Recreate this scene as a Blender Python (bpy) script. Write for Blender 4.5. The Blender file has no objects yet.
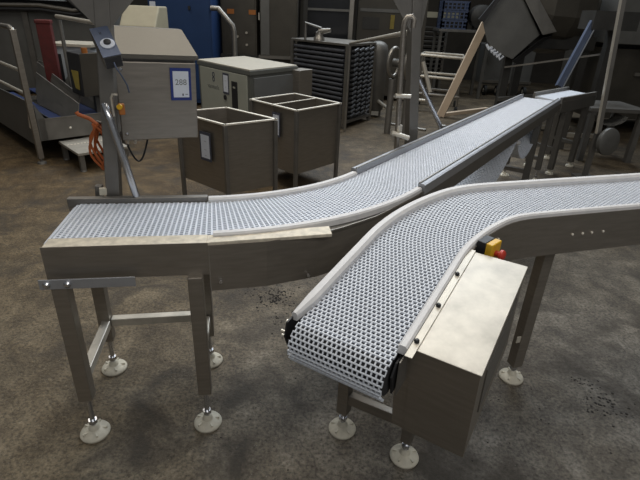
import bpy, math, random
from math import sin, cos, pi, radians, sqrt, atan2
from mathutils import Vector, Matrix
random.seed(7)
SC = bpy.context.scene
COL = SC.collection

# ------------------------------------------------------------------ materials
def nodes(name):
    m = bpy.data.materials.new(name); m.use_nodes = True
    nt = m.node_tree; b = nt.nodes['Principled BSDF']
    return m, nt, b

def mat(name, col, rough=.5, metal=0., var=.12, scale=6., bump=0., stretch=(1, 1, 1), spec=.5):
    """procedural: noise-varied colour and roughness"""
    m, nt, b = nodes(name)
    tc = nt.nodes.new('ShaderNodeTexCoord'); mp = nt.nodes.new('ShaderNodeMapping')
    mp.inputs['Scale'].default_value = stretch
    nt.links.new(tc.outputs['Object'], mp.inputs['Vector'])
    nz = nt.nodes.new('ShaderNodeTexNoise'); nz.inputs['Scale'].default_value = scale
    nz.inputs['Detail'].default_value = 6; nz.inputs['Roughness'].default_value = .6
    nt.links.new(mp.outputs['Vector'], nz.inputs['Vector'])
    rp = nt.nodes.new('ShaderNodeValToRGB')
    lo = [max(0, c * (1 - var)) for c in col]; hi = [min(1, c * (1 + var)) for c in col]
    rp.color_ramp.elements[0].position = .3; rp.color_ramp.elements[1].position = .7
    rp.color_ramp.elements[0].color = (*lo, 1); rp.color_ramp.elements[1].color = (*hi, 1)
    nt.links.new(nz.outputs['Fac'], rp.inputs['Fac'])
    nt.links.new(rp.outputs['Color'], b.inputs['Base Color'])
    mr = nt.nodes.new('ShaderNodeMapRange')
    mr.inputs['To Min'].default_value = max(.02, rough - .08); mr.inputs['To Max'].default_value = min(1, rough + .1)
    nt.links.new(nz.outputs['Fac'], mr.inputs['Value']); nt.links.new(mr.outputs['Result'], b.inputs['Roughness'])
    b.inputs['Metallic'].default_value = metal
    b.inputs['Specular IOR Level'].default_value = spec
    if bump:
        bp = nt.nodes.new('ShaderNodeBump'); bp.inputs['Strength'].default_value = bump; bp.inputs['Distance'].default_value = .01
        nt.links.new(nz.outputs['Fac'], bp.inputs['Height']); nt.links.new(bp.outputs['Normal'], b.inputs['Normal'])
    return m

M = {}
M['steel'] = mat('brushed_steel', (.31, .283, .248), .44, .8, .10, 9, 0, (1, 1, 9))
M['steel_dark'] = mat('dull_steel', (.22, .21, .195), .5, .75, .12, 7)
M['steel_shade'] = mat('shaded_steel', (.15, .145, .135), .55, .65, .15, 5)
M['steel_bright'] = mat('polished_steel', (.62, .63, .66), .22, .95, .06, 12)
M['steel_toplit'] = mat('scuffed_toplit_steel', (.53, .50, .44), .45, .5, .22, 9)  # scuffed steel; its pale base stands in for the overhead reflection
M['worn_edge'] = mat('worn_cream_edge', (.62, .57, .47), .6, .2, .22, 30)
M['rim'] = mat('toplit_rim', (.85, .80, .70), .45, .4, .06, 10)  # warm overhead light on the bin rims is put into this colour
M['white'] = mat('white_plastic_guide', (.66, .655, .66), .5, 0, .07, 20)
M['belt'] = mat('white_belt_plastic', (.66, .70, .77), .42, 0, .04, 20)
M['belt_b'] = mat('white_belt_plastic_skylit', (.74, .79, .88), .42, 0, .04, 20)  # bluer, paler tone carries the sky sheen of the long run
M['bed'] = mat('dark_bed', (.022, .022, .025), .7, 0, .2, 8)  # slider beds coloured dark so the belt openings look shaded
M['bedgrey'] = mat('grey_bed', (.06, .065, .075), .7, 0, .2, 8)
M['foot'] = mat('cream_foot_pad', (.56, .53, .44), .6, 0, .12, 40)
M['black'] = mat('black_plastic', (.016, .016, .018), .5, 0, .2, 20)
M['yellow'] = mat('yellow_plastic', (.72, .42, .02), .4, 0, .06, 20)
M['red'] = mat('red_plastic', (.55, .05, .03), .4, 0, .08, 20)
M['red_dull'] = mat('dull_red_paint', (.085, .008, .007), .6, 0, .25, 12)
M['orange'] = mat('orange_hose', (.42, .105, .025), .5, 0, .12, 20)
M['blue'] = mat('navy_paint', (.008, .035, .115), .5, 0, .1, 5)
M['blue_frame'] = mat('blue_frame', (.015, .035, .20), .5, 0, .08, 10)
M['blue_crate'] = mat('blue_crate', (.055, .075, .135), .5, 0, .1, 10)
M['blue_belt'] = mat('blue_belt', (.025, .045, .14), .5, 0, .1, 10)
M['slate'] = mat('slate_control_face', (.09, .115, .18), .42, .3, .08, 10)
M['paper'] = mat('paper', (.66, .70, .78), .7, 0, .03, 10)
M['ink'] = mat('ink', (.06, .065, .09), .7, 0, .05, 10)
M['grey_ink'] = mat('grey_ink', (.16, .17, .16), .7, 0, .05, 10)
M['sage'] = mat('sage_grey_paint', (.34, .35, .30), .5, 0, .05, 5)
M['sage_frame'] = mat('grey_green_frame', (.12, .125, .115), .5, .1, .06, 6)
M['sage_side'] = mat('grey_side_panel', (.145, .15, .15), .5, .2, .06, 6)
M['cream'] = mat('cream_top', (.46, .43, .36), .5, 0, .06, 9)
M['beige'] = mat('beige_paint', (.34, .31, .22), .5, 0, .06, 8)
M['dark'] = mat('dark_machine', (.042, .041, .038), .5, .3, .2, 4)
M['dark_warm'] = mat('dark_warm_panel', (.066, .060, .049), .5, .3, .2, 3)
M['darkgrey'] = mat('dark_grey_panel', (.145, .145, .138), .5, .35, .15, 3)
M['glass_dark'] = mat('dark_glazing', (.018, .019, .022), .15, 0, .2, 3)
M['pipe'] = mat('light_pipe', (.62, .58, .50), .35, .6, .08, 8)
M['pipe_dull'] = mat('dull_pipe', (.27, .255, .23), .4, .8, .1, 8)
M['fin'] = mat('blue_grey_fin', (.085, .09, .105), .45, .5, .15, 8)
M['fin_light'] = mat('grey_fin', (.17, .175, .185), .4, .7, .15, 8)
M['bluesteel'] = mat('bluish_steel', (.36, .37, .395), .4, .5, .08, 10)
M['tread'] = mat('worn_tread_steel', (.40, .38, .335), .5, .4, .1, 12)
M['roofsteel'] = mat('roof_steel', (.15, .14, .12), .5, .6, .1, 8)
M['cream_beam'] = mat('cream_beam', (.70, .56, .42), .55, 0, .06, 8)
M['pale_white'] = mat('pale_cabinet', (.42, .46, .50), .5, 0, .08, 8)
M['amber'] = mat('amber_label', (.35, .12, .02), .5, 0, .1, 8)
M['label_y'] = mat('faded_yellow_label', (.26, .20, .04), .6, 0, .15, 20)
M['rubber'] = mat('dark_rubber', (.02, .02, .02), .7, 0, .2, 10)
M['debris'] = mat('dark_grit', (.022, .018, .015), .9, 0, .4, 60)
M['wall'] = mat('dark_plaster', (.060, .055, .047), .85, 0, .25, 2)

def floor_mat():
    m, nt, b = nodes('stained_concrete')
    L = nt.links.new
    tc = nt.nodes.new('ShaderNodeTexCoord')
    def noise(s, d=8, r=.65, w=0.):
        n = nt.nodes.new('ShaderNodeTexNoise'); n.inputs['Scale'].default_value = s
        n.inputs['Detail'].default_value = d; n.inputs['Roughness'].default_value = r; n.inputs['Distortion'].default_value = w
        L(tc.outputs['Object'], n.inputs['Vector']); return n
    def ramp(src, stops):
        r = nt.nodes.new('ShaderNodeValToRGB')
        while len(r.color_ramp.elements) < len(stops): r.color_ramp.elements.new(.5)
        for e, (p, c) in zip(r.color_ramp.elements, stops): e.position = p; e.color = (*c, 1)
        L(src, r.inputs['Fac']); return r
    def mix(fac, a, b_, mode='MIX'):
        x = nt.nodes.new('ShaderNodeMix'); x.data_type = 'RGBA'; x.blend_type = mode
        if isinstance(fac, float): x.inputs[0].default_value = fac
        else: L(fac, x.inputs[0])
        for i, v in ((6, a), (7, b_)):
            if isinstance(v, tuple): x.inputs[i].default_value = (*v, 1)
            else: L(v, x.inputs[i])
        return x.outputs[2]
    big = noise(.9, 6, .6, .4); mid = noise(5, 10, .7, .3); fine = noise(60, 6, .7); grit = noise(170, 3, .6)
    base = ramp(mid.outputs['Fac'], [(.30, (.062, .055, .046)), (.5, (.145, .130, .108)), (.70, (.26, .242, .21))])
    tint = ramp(big.outputs['Fac'], [(.3, (.62, .56, .47)), (.6, (1, 1, 1))])
    c = mix(.85, base.outputs['Color'], tint.outputs['Color'], 'MULTIPLY')
    # browner tint to the left, greyer to the right
    sx = nt.nodes.new('ShaderNodeSeparateXYZ'); L(tc.outputs['Object'], sx.inputs[0])
    mr = nt.nodes.new('ShaderNodeMapRange'); mr.inputs['From Min'].default_value = -.9; mr.inputs['From Max'].default_value = .9
    L(sx.outputs['X'], mr.inputs['Value'])
    side_tint = ramp(mr.outputs['Result'], [(0, (.98, .88, .70)), (.5, (.98, .95, .90)), (1, (.98, 1.0, 1.03))])
    c = mix(1., c, side_tint.outputs['Color'], 'MULTIPLY')
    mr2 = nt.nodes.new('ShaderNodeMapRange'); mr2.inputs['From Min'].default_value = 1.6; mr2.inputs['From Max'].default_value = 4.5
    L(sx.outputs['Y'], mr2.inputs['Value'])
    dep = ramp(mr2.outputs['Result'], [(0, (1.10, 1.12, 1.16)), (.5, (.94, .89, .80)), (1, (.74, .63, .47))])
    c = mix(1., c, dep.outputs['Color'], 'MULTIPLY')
    sp = ramp(fine.outputs['Fac'], [(.36, (.30, .29, .28)), (.5, (1, 1, 1)), (.66, (1.6, 1.58, 1.54))])
    c = mix(.8, c, sp.outputs['Color'], 'MULTIPLY')
    g = ramp(grit.outputs['Fac'], [(.64, (0, 0, 0)), (.72, (1, 1, 1))])
    c = mix(g.outputs['Color'], c, (.34, .33, .30))
    # dark oily patches
    st = noise(2.3, 5, .6, .8)
    s2 = ramp(st.outputs['Fac'], [(.50, (0, 0, 0)), (.66, (.85, .85, .85))])
    c = mix(s2.outputs['Color'], c, (.045, .037, .028))
    # cracks
    vo = nt.nodes.new('ShaderNodeTexVoronoi'); vo.feature = 'DISTANCE_TO_EDGE'; vo.inputs['Scale'].default_value = .55
    wv = nt.nodes.new('ShaderNodeVectorMath'); wv.operation = 'ADD'
    nd = noise(3, 4, .6); sc_ = nt.nodes.new('ShaderNodeVectorMath'); sc_.operation = 'SCALE'; sc_.inputs['Scale'].default_value = .25
    L(nd.outputs['Color'], sc_.inputs[0]); L(tc.outputs['Object'], wv.inputs[0]); L(sc_.outputs[0], wv.inputs[1]); L(wv.outputs[0], vo.inputs['Vector'])
    cr = ramp(vo.outputs['Distance'], [(.0, (.55, .55, .55)), (.004, (0, 0, 0))])
    c = mix(cr.outputs['Color'], c, (.05, .043, .035))
    L(c, b.inputs['Base Color'])
    b.inputs['Roughness'].default_value = .62; b.inputs['Specular IOR Level'].default_value = .35
    ad = nt.nodes.new('ShaderNodeMath'); ad.operation = 'ADD'; L(mid.outputs['Fac'], ad.inputs[0]); L(fine.outputs['Fac'], ad.inputs[1])
    bp = nt.nodes.new('ShaderNodeBump'); bp.inputs['Strength'].default_value = .55; bp.inputs['Distance'].default_value = .012
    L(ad.outputs[0], bp.inputs['Height']); L(bp.outputs['Normal'], b.inputs['Normal'])
    return m
M['floor'] = floor_mat()

# ------------------------------------------------------------------ mesh builder
class MB:
    def __init__(s): s.v = []; s.f = []
    def add(s, vs, fs):
        o = len(s.v); s.v += [tuple(p) for p in vs]; s.f += [tuple(i + o for i in f) for f in fs]; return s
    def hexa(s, p):  # 8 corners: bottom 0-3, top 4-7
        return s.add(p, [(3, 2, 1, 0), (4, 5, 6, 7), (0, 1, 5, 4), (1, 2, 6, 5), (2, 3, 7, 6), (3, 0, 4, 7)])
    def box(s, c, size, rz=0., R=None):
        hx, hy, hz = [k / 2 for k in size]
        R = R or Matrix.Rotation(rz, 3, 'Z'); c = Vector(c)
        return s.hexa([c + R @ Vector(q) for q in ((-hx, -hy, -hz), (hx, -hy, -hz), (hx, hy, -hz), (-hx, hy, -hz),
                                                  (-hx, -hy, hz), (hx, -hy, hz), (hx, hy, hz), (-hx, hy, hz))])
    def bb(s, x0, x1, y0, y1, z0, z1): return s.box(((x0 + x1) / 2, (y0 + y1) / 2, (z0 + z1) / 2), (x1 - x0, y1 - y0, z1 - z0))
    def prism(s, poly, z0, z1):
        n = len(poly)
        vs = [(x, y, z0) for x, y in poly] + [(x, y, z1) for x, y in poly]
        return s.add(vs, [tuple(range(n))[::-1], tuple(range(n, 2 * n))] + [(i, (i + 1) % n, n + (i + 1) % n, n + i) for i in range(n)])
    def extr(s, poly, d):  # 3d planar polygon extruded by vector d
        n = len(poly); d = Vector(d); P = [Vector(p) for p in poly]
        return s.add(P + [p + d for p in P], [tuple(range(n))[::-1], tuple(range(n, 2 * n))] + [(i, (i + 1) % n, n + (i + 1) % n, n + i) for i in range(n)])
    def bar(s, a, b, w, h, up=(0, 0, 1)):
        a = Vector(a); b = Vector(b); d = (b - a).normalized(); u = Vector(up)
        if abs(d.dot(u)) > .98: u = Vector((0, 1, 0))
        r = d.cross(u).normalized(); u = r.cross(d)
        q = [-r * w / 2 - u * h / 2, r * w / 2 - u * h / 2, r * w / 2 + u * h / 2, -r * w / 2 + u * h / 2]
        return s.add([a + k for k in q] + [b + k for k in q], [(3, 2, 1, 0), (4, 5, 6, 7), (0, 1, 5, 4), (1, 2, 6, 5), (2, 3, 7, 6), (3, 0, 4, 7)])
    def tube(s, pts, r, n=12, cap=True):
        pts = [Vector(p) for p in pts]; vs = []; fs = []; m = len(pts); ref = None
        for i, p in enumerate(pts):
            d = (pts[min(i + 1, m - 1)] - pts[max(i - 1, 0)]).normalized()
            if ref is None: ref = Vector((0, 0, 1)) if abs(d.z) < .9 else Vector((1, 0, 0))
            x = (ref - d * ref.dot(d)).normalized(); y = d.cross(x); ref = x
            rr = r[i] if isinstance(r, (list, tuple)) else r
            vs += [p + (x * cos(2 * pi * k / n) + y * sin(2 * pi * k / n)) * rr for k in range(n)]
        for i in range(m - 1):
            for k in range(n): fs.append((i * n + k, i * n + (k + 1) % n, (i + 1) * n + (k + 1) % n, (i + 1) * n + k))
        if cap: fs += [tuple(range(n))[::-1], tuple(range((m - 1) * n, m * n))]
        return s.add(vs, fs)
    def cyl(s, a, b, r, n=16): return s.tube([a, b], r, n)
    def lathe(s, c, prof, n=24, axis=(0, 0, 1), phase=0.):
        c = Vector(c); d = Vector(axis).normalized(); x = (Vector((1, 0, 0)) if abs(d.x) < .9 else Vector((0, 1, 0)))
        x = (x - d * x.dot(d)).normalized(); y = d.cross(x); vs = []; fs = []; m = len(prof)
        for r, h in prof: vs += [c + d * h + (x * cos(2 * pi * k / n + phase) + y * sin(2 * pi * k / n + phase)) * r for k in range(n)]
        for i in range(m - 1):
            for k in range(n): fs.append((i * n + k, i * n + (k + 1) % n, (i + 1) * n + (k + 1) % n, (i + 1) * n + k))
        fs += [tuple(range(n))[::-1], tuple(range((m - 1) * n, m * n))]
        return s.add(vs, fs)
    def sweep(s, rings):  # list of equal-length closed sections
        n = len(rings[0]); vs = [p for r in rings for p in r]; m = len(rings); fs = []
        for i in range(m - 1):
            for k in range(n): fs.append((i * n + k, i * n + (k + 1) % n, (i + 1) * n + (k + 1) % n, (i + 1) * n + k))
        fs += [tuple(range(n))[::-1], tuple(range((m - 1) * n, m * n))]
        return s.add(vs, fs)
    def build(s, name, m, root=None, bev=0., smooth=False, label=None, local=False):
        me = bpy.data.meshes.new(name)
        off = Vector((0, 0, 0))
        if root is not None and not local: off = BASE.get(root.name, Vector((0, 0, 0)))
        me.from_pydata([tuple(Vector(p) - off) for p in s.v], [], s.f)
        import bmesh
        bm = bmesh.new(); bm.from_mesh(me); bmesh.ops.recalc_face_normals(bm, faces=bm.faces); bm.to_mesh(me); bm.free()
        me.materials.append(M[m] if isinstance(m, str) else m)
        o = bpy.data.objects.new(name, me); COL.objects.link(o)
        if root is not None: o.parent = root; BASE[o.name] = off
        if bev:
            b = o.modifiers.new('bev', 'BEVEL'); b.width = bev; b.segments = 2; b.limit_method = 'ANGLE'
        if smooth:
            for p in me.polygons: p.use_smooth = True
            try: me.set_sharp_from_angle(angle=radians(40))
            except Exception: pass
        if label: o['label'] = label
        return o
BASE = {}
def thing(name, label, cat, loc=(0, 0, 0), group=None):
    o = bpy.data.objects.new(name, None); COL.objects.link(o); o.location = loc; o.empty_display_size = .05
    BASE[o.name] = Vector(loc); o['label'] = label; o['category'] = cat
    if group: o['group'] = group
    return o
def tag(o, label, cat, group=None, kind=None):
    if label: o['label'] = label
    if cat: o['category'] = cat
    if group: o['group'] = group
    if kind: o['kind'] = kind
    return o
def copy_tree(o, parent=None):
    c = o.copy(); COL.objects.link(c); c.parent = parent
    for ch in list(o.children): copy_tree(ch, c)
    return c
def text(body, size, loc, right, up, m, root=None, name='lettering', depth=.0008, align='CENTER'):
    cu = bpy.data.curves.new('tmp', 'FONT'); cu.body = body; cu.size = size; cu.align_x = align; cu.align_y = 'CENTER'; cu.extrude = depth
    to = bpy.data.objects.new('tmp', cu); COL.objects.link(to)
    bpy.context.view_layer.update()
    me = bpy.data.meshes.new_from_object(to.evaluated_get(bpy.context.evaluated_depsgraph_get()))
    bpy.data.objects.remove(to)
    r = Vector(right).normalized(); u = Vector(up).normalized(); n = r.cross(u)
    Mx = Matrix((r, u, n)).transposed(); off = BASE.get(root.name, Vector()) if root is not None else Vector()
    for v in me.vertices: v.co = Vector(loc) + Mx @ v.co - off
    me.materials.clear(); me.materials.append(M[m])
    me.name = name
    o = bpy.data.objects.new(name, me); COL.objects.link(o)
    if root is not None: o.parent = root
    return o

# ------------------------------------------------------------------ setting
o = MB().bb(-9, 10, -2.5, 15, -.1, 0).build('floor', 'floor'); o['kind'] = 'structure'
for n, b in (('wall_back', (-9, 10, 15, 15.2, 0, 4.2)), ('wall_left', (-9.2, -9, -2.5, 15.2, 0, 4.2)), ('wall_right', (10, 10.2, -2.5, 15.2, 0, 4.2))):
    o = MB().bb(*b).build(n, 'wall'); o['kind'] = 'structure'

# ------------------------------------------------------------------ conveyor paths
class Path:
    """straight, arc, straight in plan; z(s) gives the belt height"""
    def __init__(s, x, y, th, L, R, turn, sgn, zf):
        s.x, s.y, s.th, s.L, s.R, s.turn, s.sgn, s.zf = x, y, radians(th), L, R, radians(turn), sgn, zf
        s.sa = L + R * s.turn
    def st(s, d):
        th = s.th
        if d <= s.L: return Vector((s.x + d * cos(th), s.y + d * sin(th), s.zf(d))), th
        px, py = s.x + s.L * cos(th), s.y + s.L * sin(th)
        cx, cy = px - s.sgn * s.R * sin(th), py + s.sgn * s.R * cos(th)
        a = min((d - s.L) / s.R, s.turn); h = th + s.sgn * a
        x, y = cx + s.sgn * s.R * sin(h), cy - s.sgn * s.R * cos(h)
        if d > s.sa: x += (d - s.sa) * cos(h); y += (d - s.sa) * sin(h)
        return Vector((x, y, s.zf(d))), h
    def pt(s, d, off=0., dz=0.):   # off + = to the left of travel
        p, h = s.st(d); return Vector((p.x - off * sin(h), p.y + off * cos(h), p.z + dz))
    def cuts(s, a, b, step=.05):
        k = [a]; x = a
        edges = [e for e in (s.L, s.sa) if a < e < b]
        n = max(1, int((b - a) / step)); k = sorted(set([a + (b - a) * i / n for i in range(n + 1)] + edges)); return k
    def strip(s, prof, a, b, step=.05):
        return MB().sweep([[s.pt(d, u, t) for u, t in prof] for d in s.cuts(a, b, step)])

def belt_mesh(P, w, pitch, sp, s1, rn, s0=0., wrap0=2.2, wrap1=2.2, th=.008, barf=.38, linkf=.44):
    """open modular belt: cross bars joined by staggered links, wrapped round a nose roller at both ends"""
    def mp(d, u, t):
        if d < s0:
            a = (s0 - d) / rn; base, h = P.st(s0); r = rn + t
            q = Vector((base.x - sin(a) * r * cos(h), base.y - sin(a) * r * sin(h), base.z - rn + cos(a) * r))
        elif d > s1:
            a = (d - s1) / rn; base, h = P.st(s1); r = rn + t
            q = Vector((base.x + sin(a) * r * cos(h), base.y + sin(a) * r * sin(h), base.z - rn + cos(a) * r))
        else:
            base, h = P.st(d); q = Vector((base.x, base.y, base.z + t))
        return (q.x - u * sin(h), q.y + u * cos(h), q.z)
    m = MB(); d = s0 - wrap0 * rn; end = s1 + wrap1 * rn; i = 0; n = int(round(w / sp)); sp = w / n
    bw = barf * pitch / 2; lo = -th
    while d < end:
        sec = [(-bw * .5, lo), (bw * .5, lo), (bw, -.003), (bw * .55, 0), (-bw * .55, 0), (-bw, -.003)]
        vs = [mp(d + a, -w / 2, t) for a, t in sec] + [mp(d + a, w / 2, t) for a, t in sec]
        m.add(vs, [(5, 4, 3, 2, 1, 0), (6, 7, 8, 9, 10, 11)] + [(k, (k + 1) % 6, 6 + (k + 1) % 6, 6 + k) for k in range(6)])
        for j in range(n + (i % 2)):
            uc = -w / 2 + sp * (j + (.5 if i % 2 == 0 else 0)); hw = sp * linkf / 2
            u0 = max(uc - hw, -w / 2); u1 = min(uc + hw, w / 2); ux0 = max(uc - hw * .62, -w / 2); ux1 = min(uc + hw * .62, w / 2)
            a = d + bw * .8; b = d + pitch - bw * .8
            m.add([mp(a, (u0 + uc) / 2, lo), mp(a, (u1 + uc) / 2, lo), mp(b, (u1 + uc) / 2, lo), mp(b, (u0 + uc) / 2, lo), mp(a, ux0, -.0012), mp(a, ux1, -.0012), mp(b, ux1, -.0012), mp(b, ux0, -.0012)],
                  [(4, 5, 6, 7), (0, 1, 5, 4), (1, 2, 6, 5), (2, 3, 7, 6), (3, 0, 4, 7)])
        d += pitch; i += 1
    return m

def foot(root, x, y, z_leg, leg):
    """threaded rod with locking nut and star-ribbed round pad, under a leg"""
    rod = MB().cyl((x, y, .03), (x, y, z_leg + .02), .011, 10)
    rod.lathe((x, y, .062), [(.019, 0), (.019, .018)], 6)
    rod.build('threaded_rod', 'steel_bright', leg, smooth=True)
    pad = MB().lathe((x, y, 0), [(.060, 0), (.062, .008), (.058, .015), (.045, .020), (.024, .030), (.019, .044), (.014, .05)], 32)
    for k in range(5):
        a = k * 2 * pi / 5 + .3; c = Vector((x + .032 * cos(a), y + .032 * sin(a), .020)); pad.box(c, (.040, .007, .014), a)
    pad.build('foot_pad', 'foot', leg, smooth=True)

# ------------------------------------------------------------------ conveyor with the long straight run
P1 = Path(-1.0321, 1.7151, 9.617, .5078, 1.275, 46.908, 1, lambda d: .9)
W1 = .3544; S1 = 5.36; H1 = W1 / 2
c1 = thing('curved_conveyor', 'long steel conveyor with white openwork belt that bends and runs away behind the other conveyor', 'conveyor', (-.7, 1.6, 0))
belt_mesh(P1, W1, .0195, .0177, S1, .045, s0=.016, barf=.42, linkf=.45).build('belt', 'belt_b', c1)
P1.strip([(-H1 + .004, -.030), (H1 - .004, -.030), (H1 - .004, -.014), (-H1 + .004, -.014)], .03, S1).build('slider_bed', 'bedgrey', c1)
arc0, arc1 = P1.L, P1.sa
# white plastic edge guides on the bend
for sg, a, b in ((1, .565, arc1 + .02), (-1, .585, arc1 + .02)):
    pr = [(sg * (H1 - .006), -.012), (sg * (H1 + .030), -.012), (sg * (H1 + .030), .012), (sg * (H1 + .024), .019), (sg * (H1 + .002), .019), (sg * (H1 - .006), .011)]
    P1.strip(pr, a, b, .04).build('edge_guide', 'white', c1, smooth=True)
# steel rails
P1.strip([(H1 + .004, -.02), (H1 + .036, -.02), (H1 + .036, .022), (H1 + .004, .022)], -.045, .56).build('side_rail', 'steel_dark', c1, bev=.003)
def rail_prof(sg): return [(sg * (H1 + .002), -.02), (sg * (H1 + .042), -.02), (sg * (H1 + .042), .030), (sg * (H1 + .030), .034), (sg * (H1 + .002), .034)]
for sg in (1, -1):
    P1.strip(rail_prof(sg), arc1 + .03, S1 - .03, .3).build('side_rail', 'bluesteel', c1, bev=.002)
    pr = [(sg * (H1 + .005), .0345), (sg * (H1 + .013), .0345), (sg * (H1 + .013), .040), (sg * (H1 + .005), .040)]
    P1.strip(pr, arc1 + .03, S1 - .03, .3).build('rail_lip', 'pipe_dull', c1)
# worn flat edge strip on the near side
def al(a, off, z):  # straight frame of the first section
    h = P1.th; return Vector((P1.x + a * cos(h) - off * sin(h), P1.y + a * sin(h) + off * cos(h), z))
s_ = MB()
def slab(mb, a0, a1, o0, o1, z0, z1):
    return mb.hexa([al(a0, o0, z0), al(a1, o0, z0), al(a1, o1, z0), al(a0, o1, z0), al(a0, o0, z1), al(a1, o0, z1), al(a1, o1, z1), al(a0, o1, z1)])
slab(s_, .004, .575, -.254, -H1 - .004, .892, .906)
s_.hexa([al(.575, -.253, .892), al(1.06, -.205, .892), al(1.06, -.130, .892), al(.575, -H1 - .010, .892), al(.575, -.253, .906), al(1.06, -.205, .906), al(1.06, -.13, .906), al(.575, -H1 - .010, .906)])
s_.build('edge_strip', 'worn_edge', c1, bev=.002)
# side panels
slab(MB(), .0, .580, -.2575, -.2545, .772, .907).build('side_panel', 'steel', c1)
slab(MB(), -.045, .51, H1 + .012, H1 + .016, .775, .9).build('side_panel', 'steel', c1)
pl = [(al(a, o_, 0)) for a, o_ in ((.583, -.259), (.8, -.240), (1.0, -.185), (1.12, -.125))] + [P1.pt(d, -H1 - k) for d, k in ((1.2, .060), (1.3, .044), (1.4, .035), (1.48, .034), (arc1, .034))]
rings = []
for i, p in enumerate(pl):
    q = (pl[min(i + 1, len(pl) - 1)] - pl[max(i - 1, 0)]).to_2d().normalized(); nn = Vector((-q.y, q.x)) * .003
    rings.append([(p.x, p.y, .698), (p.x + nn.x, p.y + nn.y, .698), (p.x + nn.x, p.y + nn.y, .897), (p.x, p.y, .897)])
MB().sweep(rings).build('side_panel', 'steel', c1)
lr = []
for p, d in zip(pl[2:], (.94, 1.05, 1.2, 1.3, 1.4, 1.48, arc1)):
    q = P1.pt(d, -H1 - .005); lr.append([(p.x, p.y, .880), (q.x, q.y, .880), (q.x, q.y, .886), (p.x, p.y, .886)])
MB().sweep(lr).build('ledge', 'steel_dark', c1)
P1.strip([(H1 + .028, -.19), (H1 + .031, -.19), (H1 + .031, -.01), (H1 + .028, -.01)], arc0, arc1, .05).build('side_panel', 'steel_dark', c1)
for sg in (1, -1):
    P1.strip([(sg * (H1 + .034), -.105), (sg * (H1 + .038), -.105), (sg * (H1 + .038), 0.), (sg * (H1 + .034), 0.)], arc1, S1 - .02, .3).build('side_panel', 'steel_dark', c1)
for a, o_, z in ((.62, -.2585, .74), (.97, -.2, .72)):
    p = al(a, o_, z); q = al(a, o_ - .01, z); MB().cyl(p, q, .007, 10).build('panel_screw', 'steel_bright', c1)
# legs of the infeed stand
LZ = [(.045, -.264, .205), (.526, -.262, .19), (.030, .150, .19), (.515, .157, .18)]
for a, o_, zb in LZ:
    p = al(a, o_, 0); lg = MB().box((p.x, p.y, (zb + .775) / 2), (.055, .055, .775 - zb), P1.th).build('leg', 'steel', c1, bev=.003)
    foot(c1, p.x, p.y, zb, lg)
for a in (.04, .511): MB().bar(al(a, -.24, .295), al(a, .125, .295), .04, .04).build('cross_member', 'steel_toplit', c1, bev=.003)  # pale colour stands in for light on the member tops
MB().bar(al(.06, .152, .295), al(.49, .156, .295), .04, .04).build('cross_member', 'steel_toplit', c1, bev=.003)
for a in (.04, .511): MB().bar(al(a, -.25, .80), al(a, .18, .80), .05, .04).build('cross_member', 'steel_dark', c1)
# bracket flat bar with two bolts at the infeed end
bp = MB(); slab(bp, -.015, .315, -.299, -.293, .757, .797); br = bp.build('bracket_bar', 'bluesteel', c1, bev=.002, label='bluish flat bracket bar')
for a in (.012, .082):
    MB().lathe(al(a, -.299, .778), [(.013, 0), (.013, .006), (.007, .012)], 10, axis=(al(0, -1, 0) - al(0, 0, 0))).build('bolt', 'steel_bright', br, smooth=True)
MB().cyl(al(.02, -.17, .852), al(.02, .17, .852), .030, 14).build('nose_roller', 'steel_dark', c1, smooth=True)
# legs under the long run
for d in (1.75, 4.55, 5.2):
    for sg in (1, -1):
        p = P1.pt(d, sg * (H1 + .0)); h = P1.st(d)[1]
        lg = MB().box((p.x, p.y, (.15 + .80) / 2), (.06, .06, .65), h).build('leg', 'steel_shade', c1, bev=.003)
        foot(c1, p.x, p.y, .15, lg)
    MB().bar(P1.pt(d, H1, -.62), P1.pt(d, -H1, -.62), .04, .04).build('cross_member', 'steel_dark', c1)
# slack return belt hanging under the long run
def sag(d):
    if d < 3.75:
        t = (d - 2.0) / 1.75; return -.14 - .42 * 4 * t * (1 - t) * .75
    t = (d - 3.75) / 1.0; return -.14 - .26 * 4 * t * (1 - t)
Pr = Path(P1.x, P1.y, 9.617, P1.L, P1.R, 46.908, 1, lambda d: .9 + sag(max(2.0, d)))
rb = MB(); i = 0; d = 2.0
while d < 4.75:
    hw = W1 / 2; a, b = d, d + .012
    rb.hexa([Pr.pt(a, -hw, -.008), Pr.pt(b, -hw, -.008), Pr.pt(b, hw, -.008), Pr.pt(a, hw, -.008), Pr.pt(a, -hw), Pr.pt(b, -hw), Pr.pt(b, hw), Pr.pt(a, hw)])
    for j in range(12 + i % 2):
        u = -hw + .0295 * (j + (.5 if i % 2 == 0 else 0)); u0 = max(-hw, u - .008); u1 = min(hw, u + .008)
        rb.hexa([Pr.pt(b, u0, -.007), Pr.pt(d + .022, u0, -.007), Pr.pt(d + .022, u1, -.007), Pr.pt(b, u1, -.007), Pr.pt(b, u0, -.001), Pr.pt(d + .022, u0, -.001), Pr.pt(d + .022, u1, -.001), Pr.pt(b, u1, -.001)])
    d += .022; i += 1
rb.build('return_belt', 'belt', c1)
MB().cyl(P1.pt(3.75, -.2, -.165), P1.pt(3.75, .2, -.165), .02, 12).build('return_roller', 'white', c1, smooth=True)

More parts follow.
